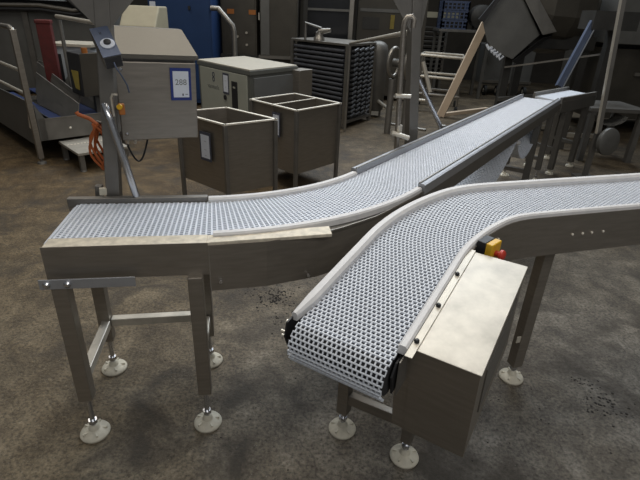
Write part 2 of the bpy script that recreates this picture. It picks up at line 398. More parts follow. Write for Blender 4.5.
# short transfer section at the far end
ct = thing('transfer_conveyor', 'short far conveyor section carrying on from the end of the long run', 'conveyor', (2.9, 5.9, 0))
A, B, C_, D = Vector((2.47, 5.80)), Vector((2.62, 5.49)), Vector((3.33, 6.13)), Vector((3.18, 6.48))
MB().prism([A, B, C_, D], .872, .896).build('belt', 'belt', ct)
def off2(p, q, k): 
    d = (q - p).normalized(); return Vector((-d.y, d.x)) * k
for p, q, k in ((A, D, .03), (B, C_, -.03)):
    n2 = off2(p, q, k); MB().bar((*(p + n2 * .5), .90), (*(q + n2 * .5), .90), .03, .07).build('side_rail', 'steel_dark', ct, bev=.003)
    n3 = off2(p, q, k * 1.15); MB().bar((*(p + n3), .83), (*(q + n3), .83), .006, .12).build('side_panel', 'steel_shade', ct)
for f in (.25, .85):
    for p, q in ((A, D), (B, C_)):
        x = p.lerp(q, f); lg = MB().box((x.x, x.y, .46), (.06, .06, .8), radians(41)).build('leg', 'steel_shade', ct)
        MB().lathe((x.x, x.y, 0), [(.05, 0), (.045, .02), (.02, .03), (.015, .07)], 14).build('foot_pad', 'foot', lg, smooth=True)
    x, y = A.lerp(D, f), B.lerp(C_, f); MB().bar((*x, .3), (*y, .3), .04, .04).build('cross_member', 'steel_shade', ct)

# ------------------------------------------------------------------ inclined conveyor in front
P2 = Path(.0867, 1.1189, 59.2155, .5058, .7985, 41.898, -1, lambda d: .8388 + .1549 * min(d, .90) + (.0116 * (1 - math.exp(-(d - .90) / .075)) if d > .9 else 0))
W2 = .314; H2 = W2 / 2; S2 = 2.75
c2 = thing('curved_conveyor', 'inclined front conveyor with openwork belt, steel drive box and emergency stop', 'conveyor', (.3, 1.5, 0))
belt_mesh(P2, W2, .0165, .0157, S2, .072, wrap0=2.5, barf=.36, linkf=.44).build('belt', 'belt', c2)
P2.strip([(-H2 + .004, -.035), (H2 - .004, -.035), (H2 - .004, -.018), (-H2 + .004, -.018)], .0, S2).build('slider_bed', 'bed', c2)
MB().cyl(P2.pt(0, H2 - .004, -.072), P2.pt(0, -H2 + .004, -.072), .056, 24).build('nose_roller', 'bed', c2, smooth=True)
arc0, arc1 = P2.L, P2.sa
# guides: left is a thick rounded moulding with a chamfered nose
def gl(a0):
    pr = [(H2 - .004, -.008), (H2 + .034, -.008), (H2 + .034, .018), (H2 + .028, .026), (H2 + .006, .026), (H2 - .004, .016)]
    return [P2.pt(a0, u, t) for u, t in pr]
lft = MB(); cuts = P2.cuts(.085, S2, .04)
nose = [P2.pt(.0, u, t) for u, t in [(H2 + .014, -.012), (H2 + .034, -.012), (H2 + .034, .010), (H2 + .028, .016), (H2 + .020, .016), (H2 + .014, .010)]]
lft.sweep([nose] + [gl(k) for k in cuts]); lft.build('edge_guide', 'white', c2, smooth=True)
pr = [(-H2 + .004, -.008), (-H2 + .004, .016), (-H2 - .003, .022), (-H2 - .018, .022), (-H2 - .024, .016), (-H2 - .024, -.008)]
P2.strip(pr, .03, S2, .04).build('edge_guide', 'white', c2, smooth=True)
# side panels
P2.strip([(-H2 - .024, -.172), (-H2 - .028, -.172), (-H2 - .028, .004), (-H2 - .024, .004)], .50, S2, .05).build('side_panel', 'steel', c2)
P2.strip([(H2 + .030, -.15), (H2 + .034, -.15), (H2 + .034, -.010), (H2 + .030, -.010)], .02, S2, .05).build('side_panel', 'steel_dark', c2)
P2.strip([(-H2 - .016, -.13), (-H2 - .020, -.13), (-H2 - .020, -.01), (-H2 - .016, -.01)], .0, .50, .05).build('side_panel', 'steel_dark', c2)
for d in (1.30, 1.352, 1.40, 1.46):
    MB().lathe(P2.pt(d, -H2 - .028, -.085), [(.006, 0), (.006, .004), (.003, .006)], 10, axis=(P2.pt(d, -1) - P2.pt(d, 0))).build('panel_screw', 'rim', c2)
MB().lathe(P2.pt(.86, -H2 - .028, -.04), [(.006, 0), (.006, .004), (.003, .006)], 10, axis=(P2.pt(.86, -1) - P2.pt(.86, 0))).build('panel_screw', 'rim', c2)
# end plate with bolts
u2 = Vector((cos(P2.th), sin(P2.th), 0)); r2 = Vector((sin(P2.th), -cos(P2.th), 0)); sl = math.atan(.1549)
us = (u2 * cos(sl) + Vector((0, 0, sin(sl)))); ts = (Vector((0, 0, cos(sl))) - u2 * sin(sl))
O2 = Vector((P2.x, P2.y, .8388))
def bx2(s0, s1, r0, r1, t0, t1, mb=None):
    q = lambda s, r, t: O2 + us * s + r2 * r + ts * t
    return (mb or MB()).hexa([q(s0, r0, t0), q(s1, r0, t0), q(s1, r1, t0), q(s0, r1, t0), q(s0, r0, t1), q(s1, r0, t1), q(s1, r1, t1), q(s0, r1, t1)])
q2 = lambda s, r, t: O2 + us * s + r2 * r + ts * t
ep = MB().extr([q2(-.03, -H2 - .034, .0), q2(-.05, -H2 - .034, -.045), q2(-.035, -H2 - .034, -.115), q2(.10, -H2 - .034, -.115), q2(.10, -H2 - .034, -.005)], r2 * .006).build('end_plate', 'black', c2)
for t in (-.055, -.075): MB().cyl(q2(-.025, -H2 - .034, t), q2(-.025, -H2 - .062, t), .005, 10).build('bolt', 'rim', ep, smooth=True)
MB().lathe(q2(-.02, -H2 - .034, -.012), [(.010, 0), (.010, .005), (.004, .008)], 12, axis=-r2).build('bolt', 'rim', ep, smooth=True)
MB().extr([q2(.0, H2 + .004, -.02), q2(-.03, H2 + .004, -.05), q2(-.025, H2 + .004, -.12), q2(.05, H2 + .004, -.12), q2(.05, H2 + .004, -.02)], r2 * .006).build('end_plate', 'black', c2)
# drive box
bd_ = bx2(.050, .590, .186, .382, -.368, .006); bx2(.052, .56, .142, .1862, -.368, -.022, bd_)
bd = bd_.build('drive_box', 'steel', c2)
bx2(.046, .594, .183, .386, .006, .010).build('lid', 'steel_toplit', bd, bev=.0015, label='scuffed steel lid, overhead light put into its pale colour')
bx2(.010, .60, .158 + .024, .205, .0105, .0135).build('flange', 'steel_toplit', bd, bev=.001)
for s in (.075, .25, .43):
    MB().lathe(q2(s, .192, .0135), [(.008, 0), (.008, .006), (.0045, .010)], 10, axis=ts).build('bolt', 'black', bd, smooth=True)
bx2(.14, .50, .382, .386, -.25, -.06).build('side_cover', 'steel_dark', bd)
# emergency stop
pe = P2.pt(.705, -H2 - .028, -.018); nr = (P2.pt(.70, -1) - P2.pt(.70, 0)).normalized(); fw = Vector((nr.y, -nr.x, 0)) * -1
def ebox(d, a0, a1, b0, b1, z0, z1, mb=None):
    q = lambda a, b, z: pe + nr * a + fw * b + Vector((0, 0, z))
    return (mb or MB()).hexa([q(a0, b0, z0), q(a1, b0, z0), q(a1, b1, z0), q(a0, b1, z0), q(a0, b0, z1), q(a1, b0, z1), q(a1, b1, z1), q(a0, b1, z1)])
es = ebox(0, 0, .035, -.034, .038, -.042, .040).build('emergency_stop', 'black', c2, bev=.003, label='emergency stop with yellow front and red mushroom button')
ebox(0, .035, .062, -.034, .038, -.042, .040).build('yellow_housing', 'yellow', es, bev=.004)
MB().lathe(pe + nr * .062, [(.011, 0), (.011, .014), (.020, .018), (.021, .028), (.016, .034), (.006, .036)], 20, axis=nr).build('stop_button', 'red', es, smooth=True)
# legs
def legs2(x, y, zt, zb, w, rz, tilt=0):
    lg = MB().box((x, y, (zt + zb) / 2), (w, w, zt - zb), rz).build('leg', 'steel', c2, bev=.003); foot(c2, x, y, zb, lg); return lg
p = (.139, 1.542); legs2(*p, .74, .11, .05, P2.th)
p = (.401, 1.408); legs2(*p, .80, .10, .045, P2.th)
MB().bar((.139, 1.542, .20), (.401, 1.408, .20), .035, .05).build('cross_member', 'steel', c2, bev=.003)
MB().bar((.10, 1.56, .745), (.44, 1.385, .745), .04, .04).build('cross_member', 'steel_dark', c2, bev=.003)
lg = legs2(1.040, 1.935, .86, .09, .055, radians(17))
MB().bar((.98, 2.13, .86), (1.07, 1.84, .86), .04, .04).build('cross_member', 'steel_dark', c2)
MB().box((1.012, 1.905, .27), (.03, .004, .035), radians(17)).build('tag_plate', 'cream', lg)
p = P2.pt(2.5, -.05); legs2(p.x, p.y, .86, .09, .055, radians(17))
MB().bar(P2.pt(2.5, -.18, -.15), P2.pt(2.5, .18, -.15), .04, .04).build('cross_member', 'steel_dark', c2)

# ------------------------------------------------------------------ support posts clamped to the conveyor frame
def support_post(name, label, x, y, z0, ztop, w, g, gz, rz):
    t = thing(name, label, 'post', (x, y, z0))
    MB().box((x, y, (z0 + ztop) / 2), (w, w, ztop - z0), rz).build('post', 'steel_dark', t, bev=.004)
    for sg, ext in ((-1, g[0]), (1, g[1])):
        d = Vector((cos(rz), sin(rz), 0)) * sg; f = Vector((-sin(rz), cos(rz), 0))
        a = Vector((x, y, 0)) + d * w / 2 - f * .025
        MB().extr([a + Vector((0, 0, gz)), a + d * ext + Vector((0, 0, ztop)), a + Vector((0, 0, ztop))], f * .006).build('gusset', 'steel_dark', t)
    ctr = Vector((x, y, ztop + .03)); d = Vector((cos(rz), sin(rz), 0))
    MB().bar(ctr - d * (g[0] + w), ctr + d * (g[1] + w), .08, .06).build('top_beam', 'steel', t)
    return t
def tilt(o, pivot, ang, axis='Y'):
    """lean a thing about a point"""
    p = Vector(pivot); R = Matrix.Rotation(ang, 4, axis)
    o.matrix_basis = Matrix.Translation(p) @ R @ Matrix.Translation(-p) @ o.matrix_basis
PV1 = (-.94, 1.99, .93); TL1 = radians(5.5); TLC = radians(2)
sp1 = support_post('support_post', 'upright steel post beside the electrical cabinet, with flared gusset at its top', -.94, 1.99, .79, 1.84, .058, (.24, .18), 1.615, radians(9))
MB().bar((-.94, 1.95, .84), (-.94, 1.915, .84), .10, .10).build('mounting_bracket', 'steel_dark', sp1)
MB().box((-1.005, 1.985, .885), (.030, .030, .13), radians(9)).build('short_post', 'steel_dark', sp1, bev=.003)
MB().bar((-1.005, 1.98, .83), (-.94, 1.985, .83), .03, .05).build('cross_piece', 'steel_dark', sp1)
MB().box((-.975, 1.955, .935), (.03, .02, .03), .5).build('pale_block', 'foot', sp1)
tilt(sp1, PV1, TL1)
bt = thing('brace_tube', 'shiny round brace tube from the upright post down to the left end of the belt', 'tube', (-.84, 1.94, .84))
MB().tube([(-.905, 1.955, 1.315), (-.893, 1.935, 1.30), (-.880, 1.930, 1.26), (-.829, 1.955, .93), (-.815, 1.955, .84)], .0155, 16).build('tube', 'steel_bright', bt, smooth=True)
MB().box((-.812, 1.945, .845), (.05, .03, .04), radians(9)).build('clamp', 'steel_dark', bt)
sp2 = support_post('support_post', 'upright steel post beside the long belt run, near the diagonal cream beam', (.62), 3.385, .76, 1.86, .070, (.17, .06), 1.60, radians(20))
MB().bar((.64, 3.385, .82), (.69, 3.35, .82), .10, .10).build('mounting_bracket', 'steel_dark', sp2)
tilt(sp2, (.66, 3.37, .93), radians(-5.5))
bt2 = thing('brace_tube', 'shiny round brace tube beside the long belt run, leaning from the farther post', 'tube', (.90, 3.74, .90))
MB().tube([(.585, 3.40, 1.375), (.895, 3.735, .935), (.92, 3.765, .89)], .018, 14).build('tube', 'steel_bright', bt2, smooth=True)
MB().box((.93, 3.76, .90), (.05, .04, .05), radians(56)).build('clamp', 'steel_dark', bt2)

# ------------------------------------------------------------------ electrical cabinet
ry = radians(28); cr = Vector((cos(ry), sin(ry), 0)); cf = Vector((-sin(ry), cos(ry), 0)); CO = Vector((-.945, 2.142, 0))
cq = lambda a, b, z: CO + cr * a + cf * b + Vector((0, 0, z))
def cbx(a0, a1, b0, b1, z0, z1, mb=None):
    return (mb or MB()).hexa([cq(a0, b0, z0), cq(a1, b0, z0), cq(a1, b1, z0), cq(a0, b1, z0), cq(a0, b0, z1), cq(a1, b0, z1), cq(a1, b1, z1), cq(a0, b1, z1)])
ec = thing('electrical_cabinet', 'stainless electrical cabinet with sloping roof, held on the upright post', 'cabinet', CO)
cbx(0, .357, .018, .19, 1.120, 1.50).build('body', 'steel_dark', ec, bev=.004)
dr = cbx(.004, .353, 0, .018, 1.120, 1.468).build('door', 'steel', ec, bev=.004)
for a, z in ((.026, 1.435), (.026, 1.152)):
    MB().lathe(cq(a, 0, z), [(.008, 0), (.008, .005), (.004, .009)], 12, axis=-cf).build('latch', 'steel_bright', dr, smooth=True)
rf = MB(); fr_ = [cq(-.006, -.010, 1.482), cq(.365, -.010, 1.482), cq(.365, .20, 1.482), cq(-.006, .20, 1.482), cq(-.006, -.010, 1.500), cq(.365, -.010, 1.500), cq(.365, .20, 1.500), cq(-.006, .20, 1.500)]
rf.hexa(fr_); rf.hexa([cq(-.006, -.008, 1.500), cq(.363, -.008, 1.500), cq(.363, .20, 1.500), cq(-.006, .20, 1.500), cq(-.006, .13, 1.60), cq(.325, .13, 1.60), cq(.325, .20, 1.60), cq(-.006, .20, 1.60)])
rf.build('sloping_roof', 'roofsteel', ec)
cbx(-.05, .004, .04, .046, 1.12, 1.45).build('mounting_plate', 'steel_dark', ec)
cbx(-.05, -.01, -.15, .046, 1.2, 1.3).build('mounting_arm', 'steel_dark', ec)
for a in (.03, .065):
    MB().lathe(cq(a, .07, 1.120), [(.010, 0), (.010, -.018), (.007, -.034)], 10).build('cable_gland', 'rim', ec, smooth=True)
cp = [cq(.03, .07, 1.085)] + [cq(.03 + .10 * t + .0 * t, .07 + .02 * t, 1.075 - .10 * sin(pi * t) + .04 * t) for t in [k / 12 for k in range(13)]]
MB().tube(cp, .0045, 8).build('cable', 'black', ec, smooth=True)
for a in (-.03,):
    for z in (1.44, 1.41, 1.38): MB().lathe(cq(a, .04, z - .02), [(.006, 0), (.004, .005)], 8, axis=-cf).build('rivet', 'rim', ec)
tilt(ec, PV1, TLC)
# push-button control box, tilted
kx = Vector((.8384, .5108, .1900)).normalized(); ky = Vector((-.5176, .637, .5712)); ky = (ky - kx * ky.dot(kx)).normalized(); kz = kx.cross(ky)
KC = Vector((-.841, 1.90, 1.561))
kq = lambda a, b, c: KC + kx * a + ky * b + kz * c
cb = thing('control_box', 'blue-faced push-button control box tilted on the post beside the cabinet', 'control box', KC)
def kbx(a0, a1, b0, b1, c0, c1_): return MB().hexa([kq(a0, b0, c0), kq(a1, b0, c0), kq(a1, b1, c0), kq(a0, b1, c0), kq(a0, b0, c1_), kq(a1, b0, c1_), kq(a1, b1, c1_), kq(a0, b1, c1_)])
kbx(-.033, .033, -.079, .079, -.055, 0).build('housing', 'steel_dark', cb, bev=.003)
kbx(-.033, .033, -.079, .079, 0, .003).build('face_plate', 'slate', cb, label='slate blue face plate')
kbx(-.030, .030, -.0825, -.079, -.050, -.003).build('end_cap', 'black', cb)
MB().lathe(kq(.004, -.016, .003), [(.026, 0), (.026, .004), (.020, .007), (.015, .007)], 24, axis=kz).build('button_ring', 'paper', cb, smooth=True)
MB().lathe(kq(.004, -.016, .010), [(.013, 0), (.013, .006), (.006, .009)], 20, axis=kz).build('push_button', 'black', cb, smooth=True)
text('II', .018, kq(-.004, .045, .0035), kx, ky, 'black', cb, 'marking')
MB().tube([kq(.0, -.082, -.025), kq(.0, -.10, -.035), kq(.01, -.12, -.06), kq(.02, -.13, -.10), kq(.02, -.14, -.13)], .003, 8).build('cable', 'slate', cb, smooth=True)
VP = Vector((-.845, 1.97, 1.30))
MB().tube([VP + Vector(q) for q in ((-.035, -.005, -.03), (-.035, -.005, .045), (-.028, -.005, .058), (-.01, 0, .056))], .005, 8).build('hook', 'pipe', cb, smooth=True)
vv = thing('hose_valve', 'small brass hose valve beside the left edge of the electrical cabinet', 'valve', VP)
MB().box(VP, (.024, .024, .045), ry).build('valve_body', 'amber', vv, bev=.004)
MB().lathe(VP + Vector((0, -.012, .012)), [(.011, 0), (.011, .010)], 10, axis=(0, -1, 0)).build('valve_knob', 'yellow', vv, smooth=True)
MB().bar(VP, VP + Vector((-.03, .01, 0)), .012, .012).build('mount', 'steel_dark', vv)

# ------------------------------------------------------------------ paper notices
def notice(label, c, right, up, w, h, frame, lines, m='ink', root_name='paper_notice'):
    c = Vector(c); r = Vector(right).normalized(); u = Vector(up).normalized(); n = r.cross(u)
    t = thing(root_name, label, 'notice', c)
    def q(a, b, k): return c + r * a + u * b + n * k
    def bx(a0, a1, b0, b1, k0, k1): return MB().hexa([q(a0, b0, k0), q(a1, b0, k0), q(a1, b1, k0), q(a0, b1, k0), q(a0, b0, k1), q(a1, b0, k1), q(a1, b1, k1), q(a0, b1, k1)])
    if frame: bx(-w / 2, w / 2, -h / 2, h / 2, 0, .004).build('sleeve', frame, t); k = .12
    else: k = 0
    bx(-w / 2 + w * k, w / 2 - w * k, -h / 2 + h * k * .8, h / 2 - h * k * .8, .0042, .0055).build('sheet', 'paper', t)
    for s, sz, a, b in lines: text(s, sz, q(a * w, b * h, .0058), r, u, m, t, 'printing', .0003)
    return t, bx
nt_, bx_ = notice('sheet reading 288 in a blue sleeve on the cabinet door', cq(.281, -.002, 1.374), cr, (0, 0, 1), .094, .144, 'blue_frame', [('288', .036, 0, .06)], 'grey_ink')
bx_(.004, .010, -.051, -.041, .0056, .0062).build('printing', 'ink', nt_); bx_(.018, .030, -.046, -.043, .0056, .0062).build('printing', 'grey_ink', nt_); tilt(nt_, PV1, TLC)

# ------------------------------------------------------------------ orange hose coil
hs = MB(); pts = []
HC = Vector((-1.03, 2.10, 1.10))
for i in range(150):
    a = i / 150 * 5 * 2 * pi; k = i / 150
    pts.append((HC.x + .026 * cos(a) + .014 * sin(3.1 * a) + .02 * (.5 - sin(a) * .5) * 0 + .012 * k, HC.y + .025 * sin(a * .5) + .02 * k, HC.z + .105 * sin(a)))
hs.tube(pts, .0055, 8)
hc = thing('hose_coil', 'coiled orange hose hanging behind the upright post', 'hose', tuple(HC))
hs.build('hose', 'orange', hc, smooth=True)
MB().tube([HC + Vector(q) for q in ((.01, 0, .10), (-.02, 0, .125), (-.065, -.01, .145), (-.07, -.01, .155))], .009, 8).build('hose_end', 'orange', hc, smooth=True)
MB().tube([HC + Vector(q) for q in ((.0, .02, .108), (.06, -.02, .11), (.085, -.085, .11))], .006, 8).build('hanger', 'steel_dark', hc, smooth=True)

# ------------------------------------------------------------------ bins on legs
def bin_(label, N, R, L, rim, bot, divider):
    N, R, L = Vector(N), Vector(R), Vector(L); B = L + R - N; cs = [N, R, B, L]; ctr = (N + B) / 2
    t = thing('steel_bin', label, 'bin', (ctr.x, ctr.y, 0))
    def ins(k): return [c + (ctr - c).normalized() * k for c in cs]
    o_, i_ = ins(.02), ins(.026)
    m = MB(); n = 4
    vs = [(*c, bot) for c in o_] + [(*c, rim) for c in o_] + [(*c, bot + .005) for c in i_] + [(*c, rim) for c in i_]
    fs = [(3, 2, 1, 0), (8, 9, 10, 11)]
    for k in range(4):
        j = (k + 1) % 4; fs += [(k, j, 4 + j, 4 + k), (8 + k, 12 + k, 12 + j, 8 + j), (4 + k, 4 + j, 12 + j, 12 + k)]
    m.add(vs, fs).build('tub', 'steel', t)
    rm = MB()
    for k in range(4): rm.bar((*cs[k], rim), (*cs[(k + 1) % 4], rim), .024, .012)
    for c in cs: rm.box((*c, rim), (.024, .024, .012), .7)
    rm.build('rim', 'rim', t)
    for c in ins(.005):
        lg = MB().box((*c, rim / 2 - .006), (.035, .035, rim - .012), atan2((R - N).y, (R - N).x)).build('leg', 'steel_dark', t, bev=.003)
    if divider:
        a, b = (N + L) / 2, (B + R) / 2; MB().bar((*a, (rim + bot) / 2), (*b, (rim + bot) / 2), .006, rim - bot - .01).build('divider', 'steel', t)
        MB().bar((*a, rim), (*b, rim), .016, .008).build('divider_edge', 'rim', t)
    return t, cs
b1, k1 = bin_('open steel bin on legs with a framed notice, nearer of the two bins', (-.81, 3.80), (-.43, 4.10), (-1.32, 4.22), .84, .235, False)
b2, k2 = bin_('open steel bin on legs with a divided top, farther of the two bins', (-.275, 4.53), (.145, 5.03), (-.785, 5.03), .84, .20, True)
rr = (k1[0] - k1[3]).normalized(); nn = Vector((rr.y, -rr.x))
pc = k1[3].lerp(k1[0], .60) + nn * -.006
notice('small printed sheet in a dark sleeve on the nearer steel bin', (pc.x + .012 * nn.x, pc.y + .012 * nn.y, .61), (rr.x, rr.y, 0), (0, 0, 1), .15, .25, 'ink', [('---', .03, 0, .2), ('---', .03, 0, -.1), ('--', .03, 0, -.3)], 'grey_ink')
rr = (k2[0] - k2[3]).normalized(); nn = Vector((rr.y, -rr.x)); pc = k2[3].lerp(k2[0], .585) + nn * .006
notice('sheet in a dark sleeve on the farther steel bin, partly hidden by the nearer bin', (pc.x, pc.y, .655), (rr.x, rr.y, 0), (0, 0, 1), .12, .24, 'ink', [], 'ink')

# ------------------------------------------------------------------ grey-green packing machine behind the bins
Fc, Rc, Lc = Vector((-.90, 5.73)), Vector((-.39, 6.50)), Vector((-1.76, 6.68)); Bc = Rc + Lc - Fc
pm = thing('packing_machine', 'sage grey floor machine with pale flat top, behind the steel bins', 'machine', (-1.1, 6.6, 0))
def inset(cs, k):
    c0 = sum(cs, Vector((0, 0))) / len(cs); return [c + (c0 - c).normalized() * k for c in cs]
mq = [Fc, Rc, Bc, Lc]
MB().prism(inset(mq, .02), .12, .985).build('body', 'sage_frame', pm)
MB().prism(mq, .985, 1.035).build('top_frame', 'sage_frame', pm, bev=.004)
MB().prism(inset(mq, .012), 1.035, 1.05).build('top', 'cream', pm, bev=.004)
fd = (Lc - Fc).normalized(); fn = Vector((-fd.y, fd.x))
if fn.dot(Rc - Fc) > 0: fn = -fn
def fq(a, z, k=0.): p = Fc + fd * a + fn * k; return Vector((p.x, p.y, z))
def fbx(a0, a1, z0, z1, k0, k1_): return MB().hexa([fq(a0, z0, k0), fq(a1, z0, k0), fq(a1, z0, k1_), fq(a0, z0, k1_), fq(a0, z1, k0), fq(a1, z1, k0), fq(a1, z1, k1_), fq(a0, z1, k1_)])
fp = fbx(.07, 1.20, .16, .975, -.02, .006).build('front_panel', 'sage', pm, bev=.003)
MB().cyl(fq(.56, .66, .006), fq(.56, .66, .02), .03, 16).build('round_knob', 'black', fp, smooth=True)
fbx(.27, .40, .40, .88, .006, .014).build('control_strip', 'black', fp, bev=.004)
fbx(.31, .36, .80, .82, .014, .018).build('indicator', 'sage', fp)
lo_ = MB()
for z in (.905, .848):
    for k in range(20):
        a = 2 * pi * k / 20; b = 2 * pi * (k + 1) / 20; r0, r1 = .018, .032
        P4 = [fq(.84 + r * cos(x), z + r * sin(x), .0075) for r, x in ((r0, a), (r1, a), (r1, b), (r0, b))]; lo_.extr(P4, (fn.x * .001, fn.y * .001, 0))
lo_.build('emblem', 'ink', fp)
text('vanmark', .085, fq(.86, .755, .0075), (-fd.x, -fd.y, 0), (0, 0, 1), 'grey_ink', fp, 'lettering')
text('----', .04, fq(.56, .52, .0075), (-fd.x, -fd.y, 0), (0, 0, 1), 'grey_ink', fp, 'lettering')
sd = (Rc - Fc).normalized(); sn = Vector((sd.y, -sd.x))
def sq(a, z, k=0.): p = Fc + sd * a + sn * k; return Vector((p.x, p.y, z))
MB().hexa([sq(.07, .16, -.02), sq(.86, .16, -.02), sq(.86, .16, .006), sq(.07, .16, .006), sq(.07, .95, -.02), sq(.86, .95, -.02), sq(.86, .95, .006), sq(.07, .95, .006)]).build('side_panel', 'sage_side', pm, bev=.003)
MB().prism([Vector((-.36, 6.33)), Vector((-.20, 6.55)), Vector((-.36, 6.67)), Vector((-.50, 6.45))], .40, 1.0).build('side_box', 'steel', pm, bev=.004)
for c in inset(mq, .12): MB().cyl((*c, 0), (*c, .13), .03, 12).build('foot_pad', 'black', pm, smooth=True)
notice('small dark-framed sheet on the front of the sage grey machine', fq(.535, .83, .008), (-fd.x, -fd.y, 0), (0, 0, 1), .14, .25, 'ink', [('---', .04, 0, .15), ('--', .04, 0, -.15)], 'grey_ink')

# ------------------------------------------------------------------ finned coil unit
Nc, Lc2, Rc2 = Vector((.30, 7.56)), Vector((-.63, 8.49)), Vector((.78, 8.36)); Bc2 = Lc2 + Rc2 - Nc
cu = thing('coil_unit', 'large finned coil unit in a steel frame, standing beyond the bins', 'heat exchanger', (.1, 8.4, 0))
cm = [Nc, Rc2, Bc2, Lc2]
MB().prism(inset(cm, .10), .14, 1.22).build('core', 'bed', cu)
MB().prism(cm, 1.235, 1.27).build('top_plate', 'pipe_dull', cu, bev=.004)
MB().prism(cm, .08, .13).build('base_plate', 'steel_shade', cu, bev=.004)
for ic, c in enumerate(inset(cm, .03)):
    MB().box((*c, .64), (.055, .055, 1.2), radians(45)).build('corner_post', 'pipe_dull', cu)
    MB().cyl((*c, 0), (*c, .09), .03, 12).build('foot_pad', 'steel_shade', cu)
ins_ = inset(cm, .04)
for k in range(15):
    z = .18 + k * .070; MB().tube([(*ins_[3].lerp(ins_[0], .03), z), (*ins_[3].lerp(ins_[0], .95), z)], .027, 10).build('coil_tube', 'fin', cu, smooth=True)
for c_ in range(4):
    for k in range(15):
        z = .18 + k * .070; f = .16 + .2 * c_; p = ins_[0].lerp(ins_[1], f); q = ins_[0].lerp(ins_[1], f + .14); n2 = Vector((.7, -.7)) * .05
        MB().tube([(*(p), z), (*(p + n2), z + .008), (*(q + n2), z + .035), (*q, z + .04)], .018, 6).build('return_bend', 'fin_light', cu, smooth=True)
vf = thing('pipe_valve', 'small steel valve with lever handle on top of the coil unit', 'valve', (-.16, 8.15, 1.27))
MB().lathe((-.16, 8.15, 1.27), [(.09, 0), (.085, .04), (.06, .07), (.06, .12), (.03, .14)], 14).build('valve_body', 'pipe_dull', vf, smooth=True)
MB().tube([(-.16, 8.15, 1.40), (.02, 8.1, 1.43)], [.05, .03], 10).build('nozzle', 'pipe_dull', vf, smooth=True)
MB().tube([(-.38, 8.15, 1.27), (-.38, 8.15, 1.52), (-.13, 8.14, 1.45)], .02, 10).build('lever', 'steel_dark', vf, smooth=True)

# ------------------------------------------------------------------ trough machine at left
tm = thing('trough_machine', 'long stainless trough machine with handrail at the left of the hall', 'machine', (-3.2, 5.2, 0))
T0 = Vector((-3.2, 5.17)); ta = Vector((-.72, .694)); tb = Vector((.694, .72))
def tq(a, b, z): p = T0 + ta * a + tb * b; return Vector((p.x, p.y, z))
def tbx(a0, a1, b0, b1, z0, z1, m=None): return (m or MB()).hexa([tq(a0, b0, z0), tq(a1, b0, z0), tq(a1, b1, z0), tq(a0, b1, z0), tq(a0, b0, z1), tq(a1, b0, z1), tq(a1, b1, z1), tq(a0, b1, z1)])
tbx(.03, 3.0, 0, .012, .17, .665).build('side_panel', 'darkgrey', tm)
tbx(.0, 3.0, .99, 1.0, .20, .80).build('side_panel', 'steel_dark', tm)
tbx(.0, .012, .03, 1.25, .25, .48).build('end_panel', 'steel_dark', tm)
MB().extr([tq(.0, .02, .25), tq(.0, .02, .66), tq(.0, .10, .50), tq(0, .10, .25)], ta.to_3d() * .01).build('end_gusset', 'darkgrey', tm)
tbx(.0, .02, .03, 1.25, .475, .49).build('rim', 'pipe_dull', tm)
tbx(.05, 3.0, .02, .99, .24, .26).build('trough_floor', 'steel_shade', tm)
MB().extr([tq(.04, .30, .36), tq(2.6, .30, .40), tq(2.6, .30, .38), tq(.04, .30, .34)], tb.to_3d() * .16).build('blue_belt', 'blue_belt', tm)
MB().extr([tq(.04, .66, .40), tq(2.6, .66, .44), tq(2.6, .66, .42), tq(.04, .66, .38)], tb.to_3d() * .22).build('blue_belt', 'blue_belt', tm)
MB().hexa([tq(.03, .02, .60), tq(.03, .30, .36), tq(2.9, .30, .40), tq(2.9, .02, .64), tq(.03, .02, .61), tq(.03, .30, .37), tq(2.9, .30, .41), tq(2.9, .02, .65)]).build('chute_side', 'darkgrey', tm)
MB().hexa([tq(.03, .88, .40), tq(.03, .985, .60), tq(2.9, .985, .78), tq(2.9, .88, .46), tq(.03, .88, .41), tq(.03, .985, .61), tq(2.9, .985, .79), tq(2.9, .88, .47)]).build('chute_side', 'darkgrey', tm)
MB().extr([tq(.10, .46, .36), tq(.10, .52, .60), tq(1.5, .52, .80), tq(1.5, .46, .40)], tb.to_3d() * .012).build('partition_plate', 'steel_dark', tm)
MB().extr([tq(.5, .60, .40), tq(.5, .70, .62), tq(2.0, .70, .88), tq(2.0, .60, .46)], tb.to_3d() * .012).build('partition_plate', 'steel_dark', tm)
tbx(.02, .06, .46, .9, .40, .45).build('cross_bar', 'pipe', tm)
for a, zt in ((0, 1.40), (2.2, 1.36)):
    q = tq(a, -.02, 0); MB().box((q.x, q.y, zt / 2 + .03), (.055, .055, zt - .06), .8).build('upright', 'steel', tm, bev=.003)
    MB().lathe((q.x, q.y, 0), [(.05, 0), (.045, .02), (.015, .03), (.015, .08)], 14).build('foot_pad', 'steel_dark', tm, smooth=True)
for b in (.98,):
    q = tq(.04, b, 0); MB().box((q.x, q.y, .13), (.055, .055, .26), .8).build('leg', 'steel_dark', tm)
MB().tube([tq(0, -.02, 1.36), tq(.02, -.02, 1.40), tq(.10, -.02, 1.42), tq(2.2, -.02, 1.42), tq(3.0, -.02, 1.42)], .026, 10).build('handrail', 'pipe_dull', tm, smooth=True)
for z in (1.0, .76): MB().tube([tq(.0, -.02, z), tq(3.0, -.02, z + .05)], .018, 10).build('mid_rail', 'pipe', tm, smooth=True)
for b, z in ((.35, .36), (.62, .36)): MB().lathe(tq(0, b, z), [(.014, 0), (.012, .01), (.006, .014)], 10, axis=-ta.to_3d()).build('panel_screw', 'rim', tm)
MB().extr([tq(.12, -.001, .34), tq(.26, -.001, .36), tq(.20, -.001, .52)], tb.to_3d() * -.004).build('warning_label', 'rim', tm)

